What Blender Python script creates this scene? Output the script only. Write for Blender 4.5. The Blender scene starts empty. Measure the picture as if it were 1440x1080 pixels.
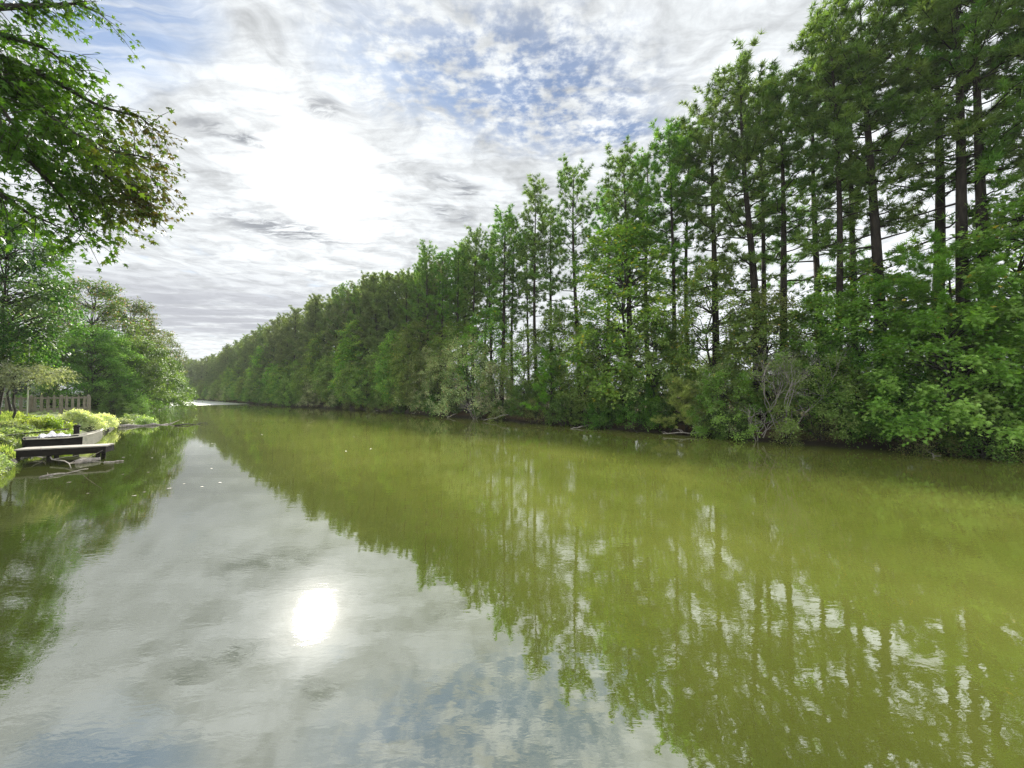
import bpy, math, random
import numpy as np
from mathutils import Vector, Matrix

random.seed(7)
RNG = np.random.default_rng(11)
R = math.radians
scene = bpy.context.scene
COL = scene.collection
H0 = 2.0                                   # eye height above the water
F = 540.0                                  # focal length in pixels of the 1440 wide photograph
PITCH = math.atan(13 / 540)

# ------------------------------------------------------------------ layout helpers
def ray(px, py):
    x, y, z = px - 720, 540 - py, 540.0
    c, s = math.cos(PITCH), math.sin(PITCH)
    return Vector((x, z * c - y * s, y * c + z * s))
def at(px, py, Y):
    d = ray(px, py)
    return Vector((0, 0, H0)) + d * (Y / d.y)
TH = R(43)
U = Vector((-math.sin(TH), math.cos(TH), 0))   # along the canal
N = Vector((math.cos(TH), math.sin(TH), 0))    # from the left bank to the right bank
def st(s, t, z=0.0):
    p = U * s + N * t
    return Vector((p.x, p.y, z))
def to_st(p):
    return p.x * U.x + p.y * U.y, p.x * N.x + p.y * N.y
def on_t(px, t):
    """point on the line at distance t across the canal, seen at column px"""
    a = (px - 720) / 540
    Y = t / (N.x * a + N.y)
    return Vector((a * Y, Y, 0))
def px_of(p):
    return 720 + 540 * p.x / p.y
TL = np.array([(-60, -3.0), (10, -3.0), (15, -3.05), (17.5, -2.85), (20, -2.7), (25, -2.2), (28, -1.7), (33, -1.6), (40, -1.4), (48, -0.6), (66, 1.0), (85, 2.2), (115, 2.4), (140, 0), (165, -8), (200, -30), (260, -90), (400, -240)], float)
TR = np.array([(-60, 20.4), (-20, 19.8), (-2, 19.1), (0, 18.5), (38, 18.0), (52, 16.8), (68, 15), (100, 12.3), (140, 10.2), (165, 7), (190, -4), (230, -38), (300, -105), (420, -220)], float)
def tl(s): return np.interp(s, TL[:, 0], TL[:, 1])
def tr(s): return np.interp(s, TR[:, 0], TR[:, 1])
def wob(s):
    return 0.22 * np.sin(s * 0.9 + 1.0) + 0.14 * np.sin(s * 2.3) + 0.08 * np.sin(s * 5.1 + 2)
def ground_z(s, t):
    s = np.asarray(s, float); t = np.asarray(t, float)
    dl = tl(s) + 0.5 * wob(s + 40) - t
    dr = t - (tr(s) + wob(s))
    zl = np.where(dl < 0.22, -1.2 + (dl + 0.5) * 1.9, 0.17 + np.clip((dl - 0.22) / 1.9, 0, 1) ** 0.8 * 0.82 + np.clip((dl - 3) / 12, 0, 1) * 0.5)
    zl = np.clip(zl, -1.2, 3)
    zr = np.where(dr < 0.25, -1.2 + (dr + 0.5) * 1.95, 0.26 + np.clip(dr / 3, 0, 1) * 0.6)
    zr = np.clip(zr, -1.2, 3)
    z = np.maximum(zl, zr)
    bump = 0.05 * np.sin(s * 1.7) * np.sin(t * 1.3 + 1) + 0.04 * np.sin(s * 3.1 + t * 2.7)
    return z + np.where(z > 0.3, bump, 0)
def gz(p):
    s, t = to_st(p)
    return float(ground_z(s, t))

# ------------------------------------------------------------------ node helpers
class NT:
    def __init__(self, tree):
        self.t = tree
        tree.nodes.clear()
    def n(self, typ, inp=None, **props):
        nd = self.t.nodes.new(typ)
        for k, v in props.items(): setattr(nd, k, v)
        for k, v in (inp or {}).items():
            sock = nd.inputs[k]
            if isinstance(v, bpy.types.NodeSocket): self.t.links.new(v, sock)
            else: sock.default_value = v
        return nd
    def math(self, op, a, b=0.0, c=0.0, clamp=False):
        return self.n('ShaderNodeMath', {0: a, 1: b, 2: c}, operation=op, use_clamp=clamp).outputs[0]
    def vmath(self, op, a, b=(0, 0, 0)):
        nd = self.n('ShaderNodeVectorMath', {0: a, 1: b}, operation=op)
        return nd.outputs[1] if op in ('LENGTH', 'DOT_PRODUCT', 'DISTANCE') else nd.outputs[0]
    def noise(self, vec, scale, detail=4, rough=0.55, dist=0.0):
        return self.n('ShaderNodeTexNoise', {'Vector': vec, 'Scale': scale, 'Detail': detail, 'Roughness': rough, 'Distortion': dist}).outputs[0]
    def ramp(self, v, lo, hi, a=0.0, b=1.0):
        return self.n('ShaderNodeMapRange', {0: v, 1: lo, 2: hi, 3: a, 4: b}, interpolation_type='SMOOTHSTEP').outputs[0]
    def mix(self, f, a, b, blend='MIX'):
        nd = self.n('ShaderNodeMix', data_type='RGBA', blend_type=blend)
        for i, v in ((0, f), (6, a), (7, b)):
            if isinstance(v, bpy.types.NodeSocket): self.t.links.new(v, nd.inputs[i])
            else: nd.inputs[i].default_value = v if i == 0 or len(v) == 4 else (*v, 1)
        return nd.outputs[2]
    def mapping(self, vec, loc=(0, 0, 0), rot=(0, 0, 0), scale=(1, 1, 1)):
        return self.n('ShaderNodeMapping', {0: vec, 1: loc, 2: rot, 3: scale}).outputs[0]

def material(name):
    m = bpy.data.materials.new(name)
    m.use_nodes = True
    return m, NT(m.node_tree)

def leaf_material(name, trans=0.42, rough=0.5, spec=0.16, tint=(1.5, 1.6, 0.5), gain=1.65):
    m, g = material(name)
    att = g.n('ShaderNodeAttribute', attribute_name='tone')
    info = g.n('ShaderNodeObjectInfo')
    hsv = g.n('ShaderNodeHueSaturation', {'Hue': g.math('MULTIPLY_ADD', info.outputs['Random'], 0.03, 0.476),
                                          'Saturation': g.math('MULTIPLY_ADD', info.outputs['Random'], 0.2, 0.9),
                                          'Value': g.math('MULTIPLY_ADD', info.outputs['Random'], 0.5, gain), 'Color': att.outputs['Color']})
    p = g.n('ShaderNodeBsdfPrincipled', {'Base Color': hsv.outputs[0], 'Roughness': rough, 'Specular IOR Level': spec})
    tc = g.mix(1.0, hsv.outputs[0], tint, 'MULTIPLY')
    tr_ = g.n('ShaderNodeBsdfTranslucent', {'Color': tc})
    mx = g.n('ShaderNodeMixShader', {0: trans, 1: p.outputs[0], 2: tr_.outputs[0]})
    g.n('ShaderNodeOutputMaterial', {0: mx.outputs[0]})
    return m

def bark_material(name, a, b, scale=9.0):
    m, g = material(name)
    co = g.n('ShaderNodeTexCoord').outputs['Object']
    mp = g.mapping(co, scale=(1, 1, 0.25))
    nz = g.noise(mp, scale, 6, 0.65, 0.4)
    c = g.mix(g.ramp(nz, 0.35, 0.68), a, b)
    bp = g.n('ShaderNodeBump', {'Height': nz, 'Strength': 0.8, 'Distance': 0.03})
    p = g.n('ShaderNodeBsdfPrincipled', {'Base Color': c, 'Roughness': 0.85, 'Specular IOR Level': 0.2, 'Normal': bp.outputs[0]})
    g.n('ShaderNodeOutputMaterial', {0: p.outputs[0]})
    return m

def wood_material(name, a, b, scale=(2, 14, 14), rough=0.75, spec=0.3):
    m, g = material(name)
    co = g.n('ShaderNodeTexCoord').outputs['Object']
    mp = g.mapping(co, scale=scale)
    nz = g.noise(mp, 3.0, 5, 0.6, 0.5)
    n2 = g.noise(co, 5.0, 4)
    c = g.mix(g.ramp(nz, 0.3, 0.7), a, b)
    c = g.mix(g.ramp(n2, 0.5, 0.75, 0, 0.5), c, (a[0] * .5, a[1] * .55, a[2] * .5))
    bp = g.n('ShaderNodeBump', {'Height': nz, 'Strength': 0.5, 'Distance': 0.01})
    p = g.n('ShaderNodeBsdfPrincipled', {'Base Color': c, 'Roughness': rough, 'Specular IOR Level': spec, 'Normal': bp.outputs[0]})
    g.n('ShaderNodeOutputMaterial', {0: p.outputs[0]})
    return m

M = {}
M['leaf'] = leaf_material('broad_leaf')
M['needle'] = leaf_material('pine_needle', 0.32, 0.5, 0.15, gain=2.0)
M['maple'] = leaf_material('maple_leaf', 0.40, 0.45, 0.12, gain=.5)
M['pine_bark'] = bark_material('pine_bark', (.013, .010, .008), (.042, .033, .026), 7)
M['bark'] = bark_material('grey_bark', (.018, .016, .012), (.06, .054, .045), 12)
M['dead'] = bark_material('dead_wood', (.22, .19, .17), (.42, .38, .35), 14)
M['fence'] = wood_material('weathered_picket_wood', (.15, .13, .10), (.27, .24, .19), (14, 14, 2))
M['timber_dark'] = wood_material('dark_wet_timber', (.007, .006, .005), (.020, .016, .012), spec=.08)
M['timber_pale'] = wood_material('pale_deck_timber', (.20, .18, .15), (.34, .31, .27))
M['boat_pale'] = wood_material('pale_boat_paint', (.50, .46, .36), (.66, .62, .52), rough=0.6)
M['boat_dark'] = wood_material('dark_boat_side', (.009, .008, .007), (.022, .018, .015), spec=.08)  # near-black: shadow on the boat sides put into the colour

def simple_material(name, col, rough=0.7, var=0.25, scale=6):
    m, g = material(name)
    co = g.n('ShaderNodeTexCoord').outputs['Object']
    nz = g.noise(co, scale, 5, 0.6)
    c = g.mix(g.ramp(nz, 0.3, 0.7), tuple(x * (1 - var) for x in col), tuple(min(1, x * (1 + var)) for x in col))
    bp = g.n('ShaderNodeBump', {'Height': nz, 'Strength': 0.3, 'Distance': 0.02})
    p = g.n('ShaderNodeBsdfPrincipled', {'Base Color': c, 'Roughness': rough, 'Normal': bp.outputs[0]})
    g.n('ShaderNodeOutputMaterial', {0: p.outputs[0]})
    return m
M['tarp'] = simple_material('crumpled_white_tarp', (.72, .70, .72), 0.6, 0.12, 4)
M['roof'] = simple_material('grey_shingle_roof', (.30, .30, .33), 0.85, 0.25, 22)
M['siding'] = simple_material('white_siding', (.74, .73, .70), 0.7, 0.06, 3)
M['paint'] = simple_material('white_pole_paint', (.7, .7, .66), 0.5, 0.08, 8)
M['glass'] = simple_material('window_glass', (.03, .035, .04), 0.1, 0.1, 2)

# ------------------------------------------------------------------ mesh helpers
class MB:
    """collects vertices, faces and a colour per vertex for ONE mesh"""
    def __init__(self):
        self.v = []; self.f = []; self.c = []; self.n = 0
    def add(self, verts, faces, col=(1, 1, 1)):
        verts = np.asarray(verts, float)
        self.v.append(verts)
        col = np.asarray(col, float)
        self.c.append(np.broadcast_to(col, (len(verts), 3)))
        for f in faces: self.f.append([i + self.n for i in f])
        self.n += len(verts)
    def tube(self, pts, radii, sides=6, col=(1, 1, 1), cap=True):
        pts = [Vector(p) for p in pts]
        vs, fs = [], []
        ref = Vector((0.31, 0.17, 0.93))
        for i, p in enumerate(pts):
            d = (pts[min(i + 1, len(pts) - 1)] - pts[max(i - 1, 0)])
            d = d.normalized() if d.length > 1e-9 else Vector((0, 0, 1))
            a = d.cross(ref)
            if a.length < 0.05: a = d.cross(Vector((1, 0, 0)))
            a.normalize(); b = d.cross(a)
            for k in range(sides):
                w = 2 * math.pi * k / sides
                vs.append(p + (a * math.cos(w) + b * math.sin(w)) * radii[i])
        for i in range(len(pts) - 1):
            for k in range(sides):
                k2 = (k + 1) % sides
                fs.append((i * sides + k, i * sides + k2, (i + 1) * sides + k2, (i + 1) * sides + k))
        if cap:
            fs.append(tuple(reversed(range(sides))))
            fs.append(tuple((len(pts) - 1) * sides + k for k in range(sides)))
        self.add([tuple(v) for v in vs], fs, col)
    def box(self, x0, x1, y0, y1, z0, z1, col=(1, 1, 1)):
        v = [(x, y, z) for z in (z0, z1) for y in (y0, y1) for x in (x0, x1)]
        self.add(v, [(0, 2, 3, 1), (4, 5, 7, 6), (0, 1, 5, 4), (2, 6, 7, 3), (0, 4, 6, 2), (1, 3, 7, 5)], col)
    def mesh(self, name, mat, smooth=False):
        me = bpy.data.meshes.new(name)
        v = np.concatenate(self.v) if self.v else np.zeros((0, 3))
        me.from_pydata(v.tolist(), [], self.f)
        a = me.attributes.new('tone', 'FLOAT_COLOR', 'POINT')
        c = np.ones((len(v), 4)); c[:, :3] = np.concatenate(self.c)
        a.data.foreach_set('color', c.ravel())
        if smooth: me.polygons.foreach_set('use_smooth', [True] * len(me.polygons))
        me.materials.append(mat)
        me.update()
        return me
    def build(self, name, mat, parent=None, smooth=False):
        o = bpy.data.objects.new(name, self.mesh(name, mat, smooth)); COL.objects.link(o)
        if parent: o.parent = parent
        return o

def tri_mesh(name, verts, tris, cols, mat):
    me = bpy.data.meshes.new(name)
    nv, nt = len(verts), len(tris)
    me.vertices.add(nv); me.vertices.foreach_set('co', verts.astype(np.float32).ravel())
    me.loops.add(nt * 3); me.loops.foreach_set('vertex_index', tris.astype(np.int32).ravel())
    me.polygons.add(nt)
    me.polygons.foreach_set('loop_start', np.arange(0, nt * 3, 3, dtype=np.int32))
    a = me.attributes.new('tone', 'FLOAT_COLOR', 'POINT')
    c = np.ones((nv, 4), np.float32); c[:, :3] = cols
    a.data.foreach_set('color', c.ravel())
    me.materials.append(mat)
    me.update(calc_edges=True); me.validate()
    return me

def unit(a):
    return a / np.maximum(np.linalg.norm(a, axis=-1, keepdims=True), 1e-9)
def rnd_dirs(n):
    return unit(RNG.normal(size=(n, 3)))

# leaf outlines: x across, y along, z out
def _star(lobes):
    pts = [(0, 0.0, 0)]
    per = []
    for i, (ang, ln) in enumerate(lobes):
        a = R(ang); per.append((math.sin(a) * ln, 0.32 + math.cos(a) * ln, -0.10 * (ln > .4)))
    return np.array([(0, 0.30, 0.05)] + [(0, 0, 0)] + per), len(per)
_lobes = [(150, .30), (112, .52), (88, .24), (52, .62), (26, .28), (0, .74), (-26, .28), (-52, .62), (-88, .24), (-112, .52), (-150, .30)]
_sv, _k = _star(_lobes)
STAR = (_sv, np.array([(0, i + 1, i + 2) for i in range(0, _k)] + [(0, _k + 1, 1)]))
STAR5 = (np.array([(0, .3, .06), (0, 0, 0), (.5, .1, -.05), (.2, .36, 0), (.52, .72, -.08), (.17, .6, 0), (0, 1.05, -.1), (-.17, .6, 0), (-.52, .72, -.08), (-.2, .36, 0), (-.5, .1, -.05)]),
         np.array([(0, i, i + 1) for i in range(1, 10)] + [(0, 10, 1)]))
OVAL = (np.array([(0, 0, 0), (.30, .45, .07), (0, 1, -.06), (-.30, .45, .07)]), np.array([(0, 1, 2), (0, 2, 3)]))
LANCE = (np.array([(0, 0, 0), (.15, .4, .04), (0, 1, -.1), (-.15, .4, .04)]), np.array([(0, 1, 2), (0, 2, 3)]))

def scatter(tmpl, o, axis, nrm, size, col):
    """place one leaf outline many times -> verts, tris, colours"""
    T, Fc = tmpl
    n = len(o)
    axis = unit(axis); side = unit(np.cross(axis, nrm)); nn = np.cross(side, axis)
    V = o[:, None, :] + size[:, None, None] * (T[None, :, 0, None] * side[:, None, :] + T[None, :, 1, None] * axis[:, None, :] + T[None, :, 2, None] * nn[:, None, :])
    tris = Fc[None] + (np.arange(n) * len(T))[:, None, None]
    cols = np.repeat(col, len(T), axis=0)
    return V.reshape(-1, 3), tris.reshape(-1, 3), cols

def tones(n, pal, clump_i=None, spread=0.28, odd=None, odd_p=0.0):
    """leaf colours: mix of the palette by clump and by leaf, a few odd (turning) leaves"""
    pal = np.array(pal, float)
    k = RNG.random(n) if clump_i is None else np.clip(RNG.random(clump_i.max() + 1)[clump_i] * 0.75 + RNG.random(n) * 0.35, 0, 0.999)
    x = k * (len(pal) - 1); i = np.minimum(x.astype(int), len(pal) - 2); w = (x - i)[:, None]
    c = pal[i] * (1 - w) + pal[i + 1] * w
    c = c * (1 + spread * (RNG.random((n, 1)) * 2 - 1))
    if odd is not None:
        sel = RNG.random(n) < odd_p
        c[sel] = np.array(odd) * (0.7 + 0.6 * RNG.random((sel.sum(), 1)))
    return np.clip(c, 0.003, 0.9)

def bend(p0, p1, sag=0.0, lift=0.0, n=6, jit=0.04):
    p0 = Vector(p0); p1 = Vector(p1)
    L = (p1 - p0).length
    out = []
    for i in range(n + 1):
        f = i / n
        p = p0.lerp(p1, f)
        p.z += lift * L * math.sin(math.pi * f) - sag * L * f * f
        if 0 < i < n: p += Vector((random.uniform(-1, 1), random.uniform(-1, 1), random.uniform(-1, 1))) * jit * L
        out.append(p)
    return out

# ------------------------------------------------------------------ pines
PINE = [(.024, .056, .012), (.045, .094, .018), (.080, .130, .026)]
PINE_FAR = [(.036, .058, .022), (.064, .088, .034), (.100, .124, .050)]  # greyer than the near needles: distance haze put into the colour
PINE_B = [(.034, .078, .014), (.062, .125, .022), (.10, .160, .028)]
PINE_Y = [(.075, .12, .024), (.14, .19, .042), (.22, .26, .08)]

def pine(h=17.0, cb=0.5, lmax=2.3, nb=36, r0=0.16, needles=15, nl=0.21, pal=PINE, snags=9, up=1.0, lean=0.0, tufts=3, dens=1.0, skew=0.92, nw=0.05):
    wood = MB()
    ph = random.uniform(0, 6.28); sw = random.uniform(.04, .16)
    la = random.uniform(0, 6.28)
    def axis(z):
        f = z / h
        return Vector((sw * math.sin(f * 5 + ph) + lean * f * f * h * math.cos(la), sw * math.cos(f * 4.1 + ph) + lean * f * f * h * math.sin(la), z))
    rad = lambda z: r0 * max(0.0, 1 - z / h) ** 0.8 + 0.012
    zs = [-0.35, 0.0, 0.25] + [h * i / 13 for i in range(1, 14)]
    wood.tube([axis(z) for z in zs], [rad(max(z, 0)) * (1.35 if z <= 0 else 1.12 if z < .3 else 1) for z in zs], 7)
    tp, td = [], []
    def add_tuft(p, d):
        tp.append(tuple(p)); td.append(tuple(d))
    for i in range(nb):
        u = (i + random.random() * .8) / nb
        u = u ** skew
        z = h * (cb + (1 - cb) * u * 0.985)
        az = i * 2.399 + random.uniform(-.7, .7)
        if snags > 4 and random.random() < .14: continue
        L = lmax * ((1 - u) ** 0.45 * 0.72 + 0.30) * random.uniform(.6, 1.15)
        if u < 0.4 and snags > 4: L *= random.choice([.3, .45, .6, .9, 1.1])
        el = R((-8 + 60 * u) * up + random.uniform(-12, 14))
        d = Vector((math.cos(az) * math.cos(el), math.sin(az) * math.cos(el), math.sin(el)))
        p0 = axis(z); p1 = p0 + d * L + Vector((0, 0, .12 * L))
        pts = bend(p0, p1, lift=-0.06, n=5, jit=.035)
        br = max(.012, rad(z) * .34)
        wood.tube(pts, [br * (1 - .8 * k / 5) for k in range(6)], 4, cap=False)
        ns = max(4, int(L / .17 * dens))
        for k in range(ns):
            f = .22 + .78 * (k + random.random()) / ns
            q = pts[min(4, int(f * 5))].lerp(pts[min(5, int(f * 5) + 1)], f * 5 - int(f * 5)) if f < 1 else pts[-1]
            sd = Vector((random.gauss(0, 1), random.gauss(0, 1), random.gauss(.25, .45)))
            sd = (sd.normalized() * .8 + d * .75).normalized()
            sl = random.uniform(.15, .55) * (1 - .35 * f)
            e = q + sd * sl
            wood.tube([q, e], [.008, .004], 3, cap=False)
            for m_ in range(tufts):
                g = q.lerp(e, random.uniform(.35, 1.05))
                add_tuft(g + Vector((random.gauss(0, .05), random.gauss(0, .05), random.gauss(0, .05))), sd + Vector((0, 0, .35)))
        add_tuft(pts[-1], d + Vector((0, 0, .5)))
    for i in range(4): add_tuft(axis(h) + Vector((random.gauss(0, .06), random.gauss(0, .06), -i * .12)), (0, 0, 1))
    for i in range(snags):
        z = h * random.uniform(.16, cb); az = random.uniform(0, 6.28); L = random.uniform(.3, 1.5)
        p0 = axis(z); p1 = p0 + Vector((math.cos(az) * L, math.sin(az) * L, random.uniform(-.35, .45) * L))
        wood.tube(bend(p0, p1, n=3, jit=.06), [.022, .016, .01, .004], 4, cap=False)
        if random.random() < .3:
            for m_ in range(4): add_tuft(p1 + Vector((random.gauss(0, .12), random.gauss(0, .12), random.gauss(0, .08))), (math.cos(az), math.sin(az), .6))
    tp = np.array(tp); td = unit(np.array(td)); n = len(tp)
    o = np.repeat(tp, needles, 0); d = unit(np.repeat(td, needles, 0) * 0.75 + rnd_dirs(n * needles) * 0.8)
    ln = nl * RNG.uniform(.7, 1.2, n * needles)
    sd = unit(np.cross(d, rnd_dirs(n * needles)))
    w = (nl * nw) * RNG.uniform(.7, 1.4, (n * needles, 1))
    V = np.stack([o - sd * w, o + sd * w, o + d * ln[:, None]], 1).reshape(-1, 3)
    T = np.arange(len(V)).reshape(-1, 3)
    ci = np.repeat(np.arange(n) // 6, needles)
    cols = np.repeat(tones(len(o), pal, ci, .22), 3, 0)
    return wood.mesh('trunk', M['pine_bark'], True), tri_mesh('crown', V, T, cols, M['needle'])

# ------------------------------------------------------------------ broadleaf trees and shrubs
SWEET = [(.036, .085, .014), (.080, .150, .030), (.15, .22, .065)]
SWEET_Y = [(.045, .10, .018), (.085, .155, .030), (.15, .215, .05)]
DARKG = [(.022, .056, .012), (.042, .090, .018), (.075, .13, .032)]
PALE = [(.07, .11, .045), (.14, .175, .09), (.26, .285, .18)]
OLIVE = [(.055, .085, .024), (.090, .125, .034), (.13, .16, .055)]

def broad(h=6.0, w=2.6, z0=0.8, clumps=60, cr=0.75, twigs=26, per=5, leaf=0.14, tmpl=OVAL, pal=SWEET, flat=0.6, droop=0.25, stems=1,
          r0=0.09, push=(0, 0), odd=None, odd_p=0.0, prof=None, mat=None, bark=None, up=0.55, fill=0.35):
    wood = MB()
    prof = prof or (lambda u: math.sin(math.pi * (0.14 + 0.80 * u)) ** 0.75)
    C, Rr = [], []
    stem_tops = []
    for k in range(stems):
        a = 6.28 * k / stems + random.uniform(-.4, .4)
        sp = 0 if stems == 1 else w * .28
        b = Vector((math.cos(a) * .12 * (stems > 1), math.sin(a) * .12 * (stems > 1), -0.4))
        tp = Vector((math.cos(a) * sp + push[0] * .5, math.sin(a) * sp + push[1] * .5, h * (.9 if stems == 1 else random.uniform(.6, .88))))
        pts = bend(b, tp, n=8, jit=.02)
        wood.tube(pts, [r0 * (1.25 if i == 0 else 1) * (1 - .86 * i / 8) for i in range(9)], 6)
        stem_tops.append(pts)
    for i in range(clumps):
        u = (i + random.random()) / clumps
        a = i * 2.399 + random.uniform(-.6, .6)
        rr = w * prof(u) * (random.uniform(fill, 1) ** .6) * random.uniform(.85, 1.15)
        z = z0 + (h - z0) * u
        c = Vector((math.cos(a) * rr + push[0] * (1 - abs(u - .4)), math.sin(a) * rr + push[1] * (1 - abs(u - .4)), z))
        pts = random.choice(stem_tops)
        zt = max(.1, z - rr * random.uniform(.25, .75))
        j = min(range(len(pts)), key=lambda q: abs(pts[q].z - zt))
        L = (c - pts[j]).length
        wood.tube(bend(pts[j], c, lift=.08, n=4, jit=.05), [max(.008, r0 * .34 * (1 - .22 * q)) * (.4 + .6 * min(1, L / w)) for q in range(5)], 4, cap=False)
        C.append(tuple(c)); Rr.append(cr * random.uniform(.65, 1.3) * (.7 + .3 * prof(u)))
    C = np.array(C); Rr = np.array(Rr)
    nt_ = clumps * twigs
    ci = np.repeat(np.arange(clumps), twigs)
    out = C[ci] - np.array([push[0] * .7, push[1] * .7, z0 + (h - z0) * .35]); out = unit(out)
    d = rnd_dirs(nt_) * .95 + out * .55; d[:, 2] *= flat; d = unit(d)
    ln = Rr[ci] * RNG.uniform(.55, 1.2, nt_)
    li = np.repeat(np.arange(nt_), per)
    f = np.tile((np.arange(per) + .6) / per, nt_) + RNG.normal(0, .08, nt_ * per)
    o = C[ci][li] + d[li] * (ln[li] * f)[:, None] + RNG.normal(0, .045 + leaf * .2, (nt_ * per, 3))
    o[:, 2] -= droop * (ln[li] * f ** 2)
    sidev = np.cross(d[li], np.array([0, 0, 1.0])) * np.where(np.arange(nt_ * per) % 2, 1, -1)[:, None]
    ax = d[li] * .7 + sidev * .55 + RNG.normal(0, .35, (nt_ * per, 3)); ax[:, 2] -= droop * .9
    nr = RNG.normal(0, .5, (nt_ * per, 3)) + np.array([0, 0, up + .35]) + out[li] * .45
    sz = leaf * RNG.uniform(.65, 1.25, nt_ * per)
    V, T, c = scatter(tmpl, o, ax, nr, sz, tones(nt_ * per, pal, ci[li], .25, odd, odd_p))
    return wood.mesh('trunk', bark or M['bark'], True), tri_mesh('crown', V, T, c, mat or M['leaf'])

def plant(name, meshes, loc, rz, sc, label, cat, group=None, parts=('trunk', 'crown'), sz=None, tilt=0.012):
    e = bpy.data.objects.new(name, None); COL.objects.link(e)
    e.empty_display_size = .3
    e.location = loc; e.rotation_euler = (random.gauss(0, tilt), random.gauss(0, tilt), rz); e.scale = (sc, sc, sz or sc)
    e['label'] = label; e['category'] = cat
    if group: e['group'] = group
    for pn, me in zip(parts, meshes):
        o = bpy.data.objects.new(pn, me); COL.objects.link(o); o.parent = e
    return e
def tag(o, label=None, cat=None, group=None, kind=None):
    for k, v in (('label', label), ('category', cat), ('group', group), ('kind', kind)):
        if v: o[k] = v
    return o
def empty(name, loc, rz=0.0, label=None, cat=None, group=None):
    e = bpy.data.objects.new(name, None); COL.objects.link(e); e.location = loc; e.rotation_euler = (0, 0, rz)
    return tag(e, label, cat, group)

# ------------------------------------------------------------------ ground, water
def build_ground():
    ss = np.concatenate([np.array([-900, -400, -150, -60, -30]), np.arange(-20, 60, .5), np.arange(60, 130, 1.0), np.arange(130, 260, 3.0), np.array([280, 320, 420, 700, 1400, 3000])])
    tt = np.concatenate([np.array([-3000, -1200, -500, -220, -120, -90, -60, -45, -35, -28]), np.arange(-22, -6, 1.0), np.arange(-6, 4, .25), np.arange(4, 9, 1.0), np.arange(9, 21, .3), np.arange(21, 30, 1.0), np.array([33, 38, 45, 60, 100, 200, 500, 1200, 3000])])
    S, T = np.meshgrid(ss, tt, indexing='ij')
    Z = ground_z(S, T)
    X = S * U.x + T * N.x; Y = S * U.y + T * N.y
    ns, nt_ = S.shape
    v = np.stack([X, Y, Z], -1).reshape(-1, 3)
    f = []
    for i in range(ns - 1):
        for j in range(nt_ - 1):
            a = i * nt_ + j
            f.append((a, a + nt_, a + nt_ + 1, a + 1))
    me = bpy.data.meshes.new('ground'); me.from_pydata(v.tolist(), [], f); me.update()
    me.polygons.foreach_set('use_smooth', [True] * len(me.polygons))
    m, g = material('bank_soil_and_grass')
    geo = g.n('ShaderNodeNewGeometry').outputs['Position']
    sep = g.n('ShaderNodeSeparateXYZ', {0: geo}).outputs
    tpos = g.math('ADD', g.math('MULTIPLY', sep[0], N.x), g.math('MULTIPLY', sep[1], N.y))
    n1 = g.noise(geo, 1.3, 6, .6); n2 = g.noise(geo, 14, 5, .7); n3 = g.noise(geo, .25, 3)
    lawn = g.mix(n2, (.055, .10, .022), (.16, .20, .055))
    lawn = g.mix(g.ramp(n1, .5, .75, 0, .7), lawn, (.11, .085, .045))
    duff = g.mix(n2, (.028, .020, .012), (.10, .062, .034))
    duff = g.mix(g.ramp(n1, .52, .7, 0, .6), duff, (.035, .06, .018))
    c = g.mix(g.ramp(tpos, 2.0, 5.0), lawn, duff)
    c = g.mix(g.ramp(g.math('ADD', sep[2], g.math('MULTIPLY', n2, .15)), .18, .42), (.018, .014, .009), c)
    bp = g.n('ShaderNodeBump', {'Height': n2, 'Strength': .9, 'Distance': .06})
    p = g.n('ShaderNodeBsdfPrincipled', {'Base Color': c, 'Roughness': .9, 'Specular IOR Level': .15, 'Normal': bp.outputs[0]})
    g.n('ShaderNodeOutputMaterial', {0: p.outputs[0]})
    me.materials.append(m)
    o = bpy.data.objects.new('ground', me); COL.objects.link(o); tag(o, kind='structure')

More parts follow.
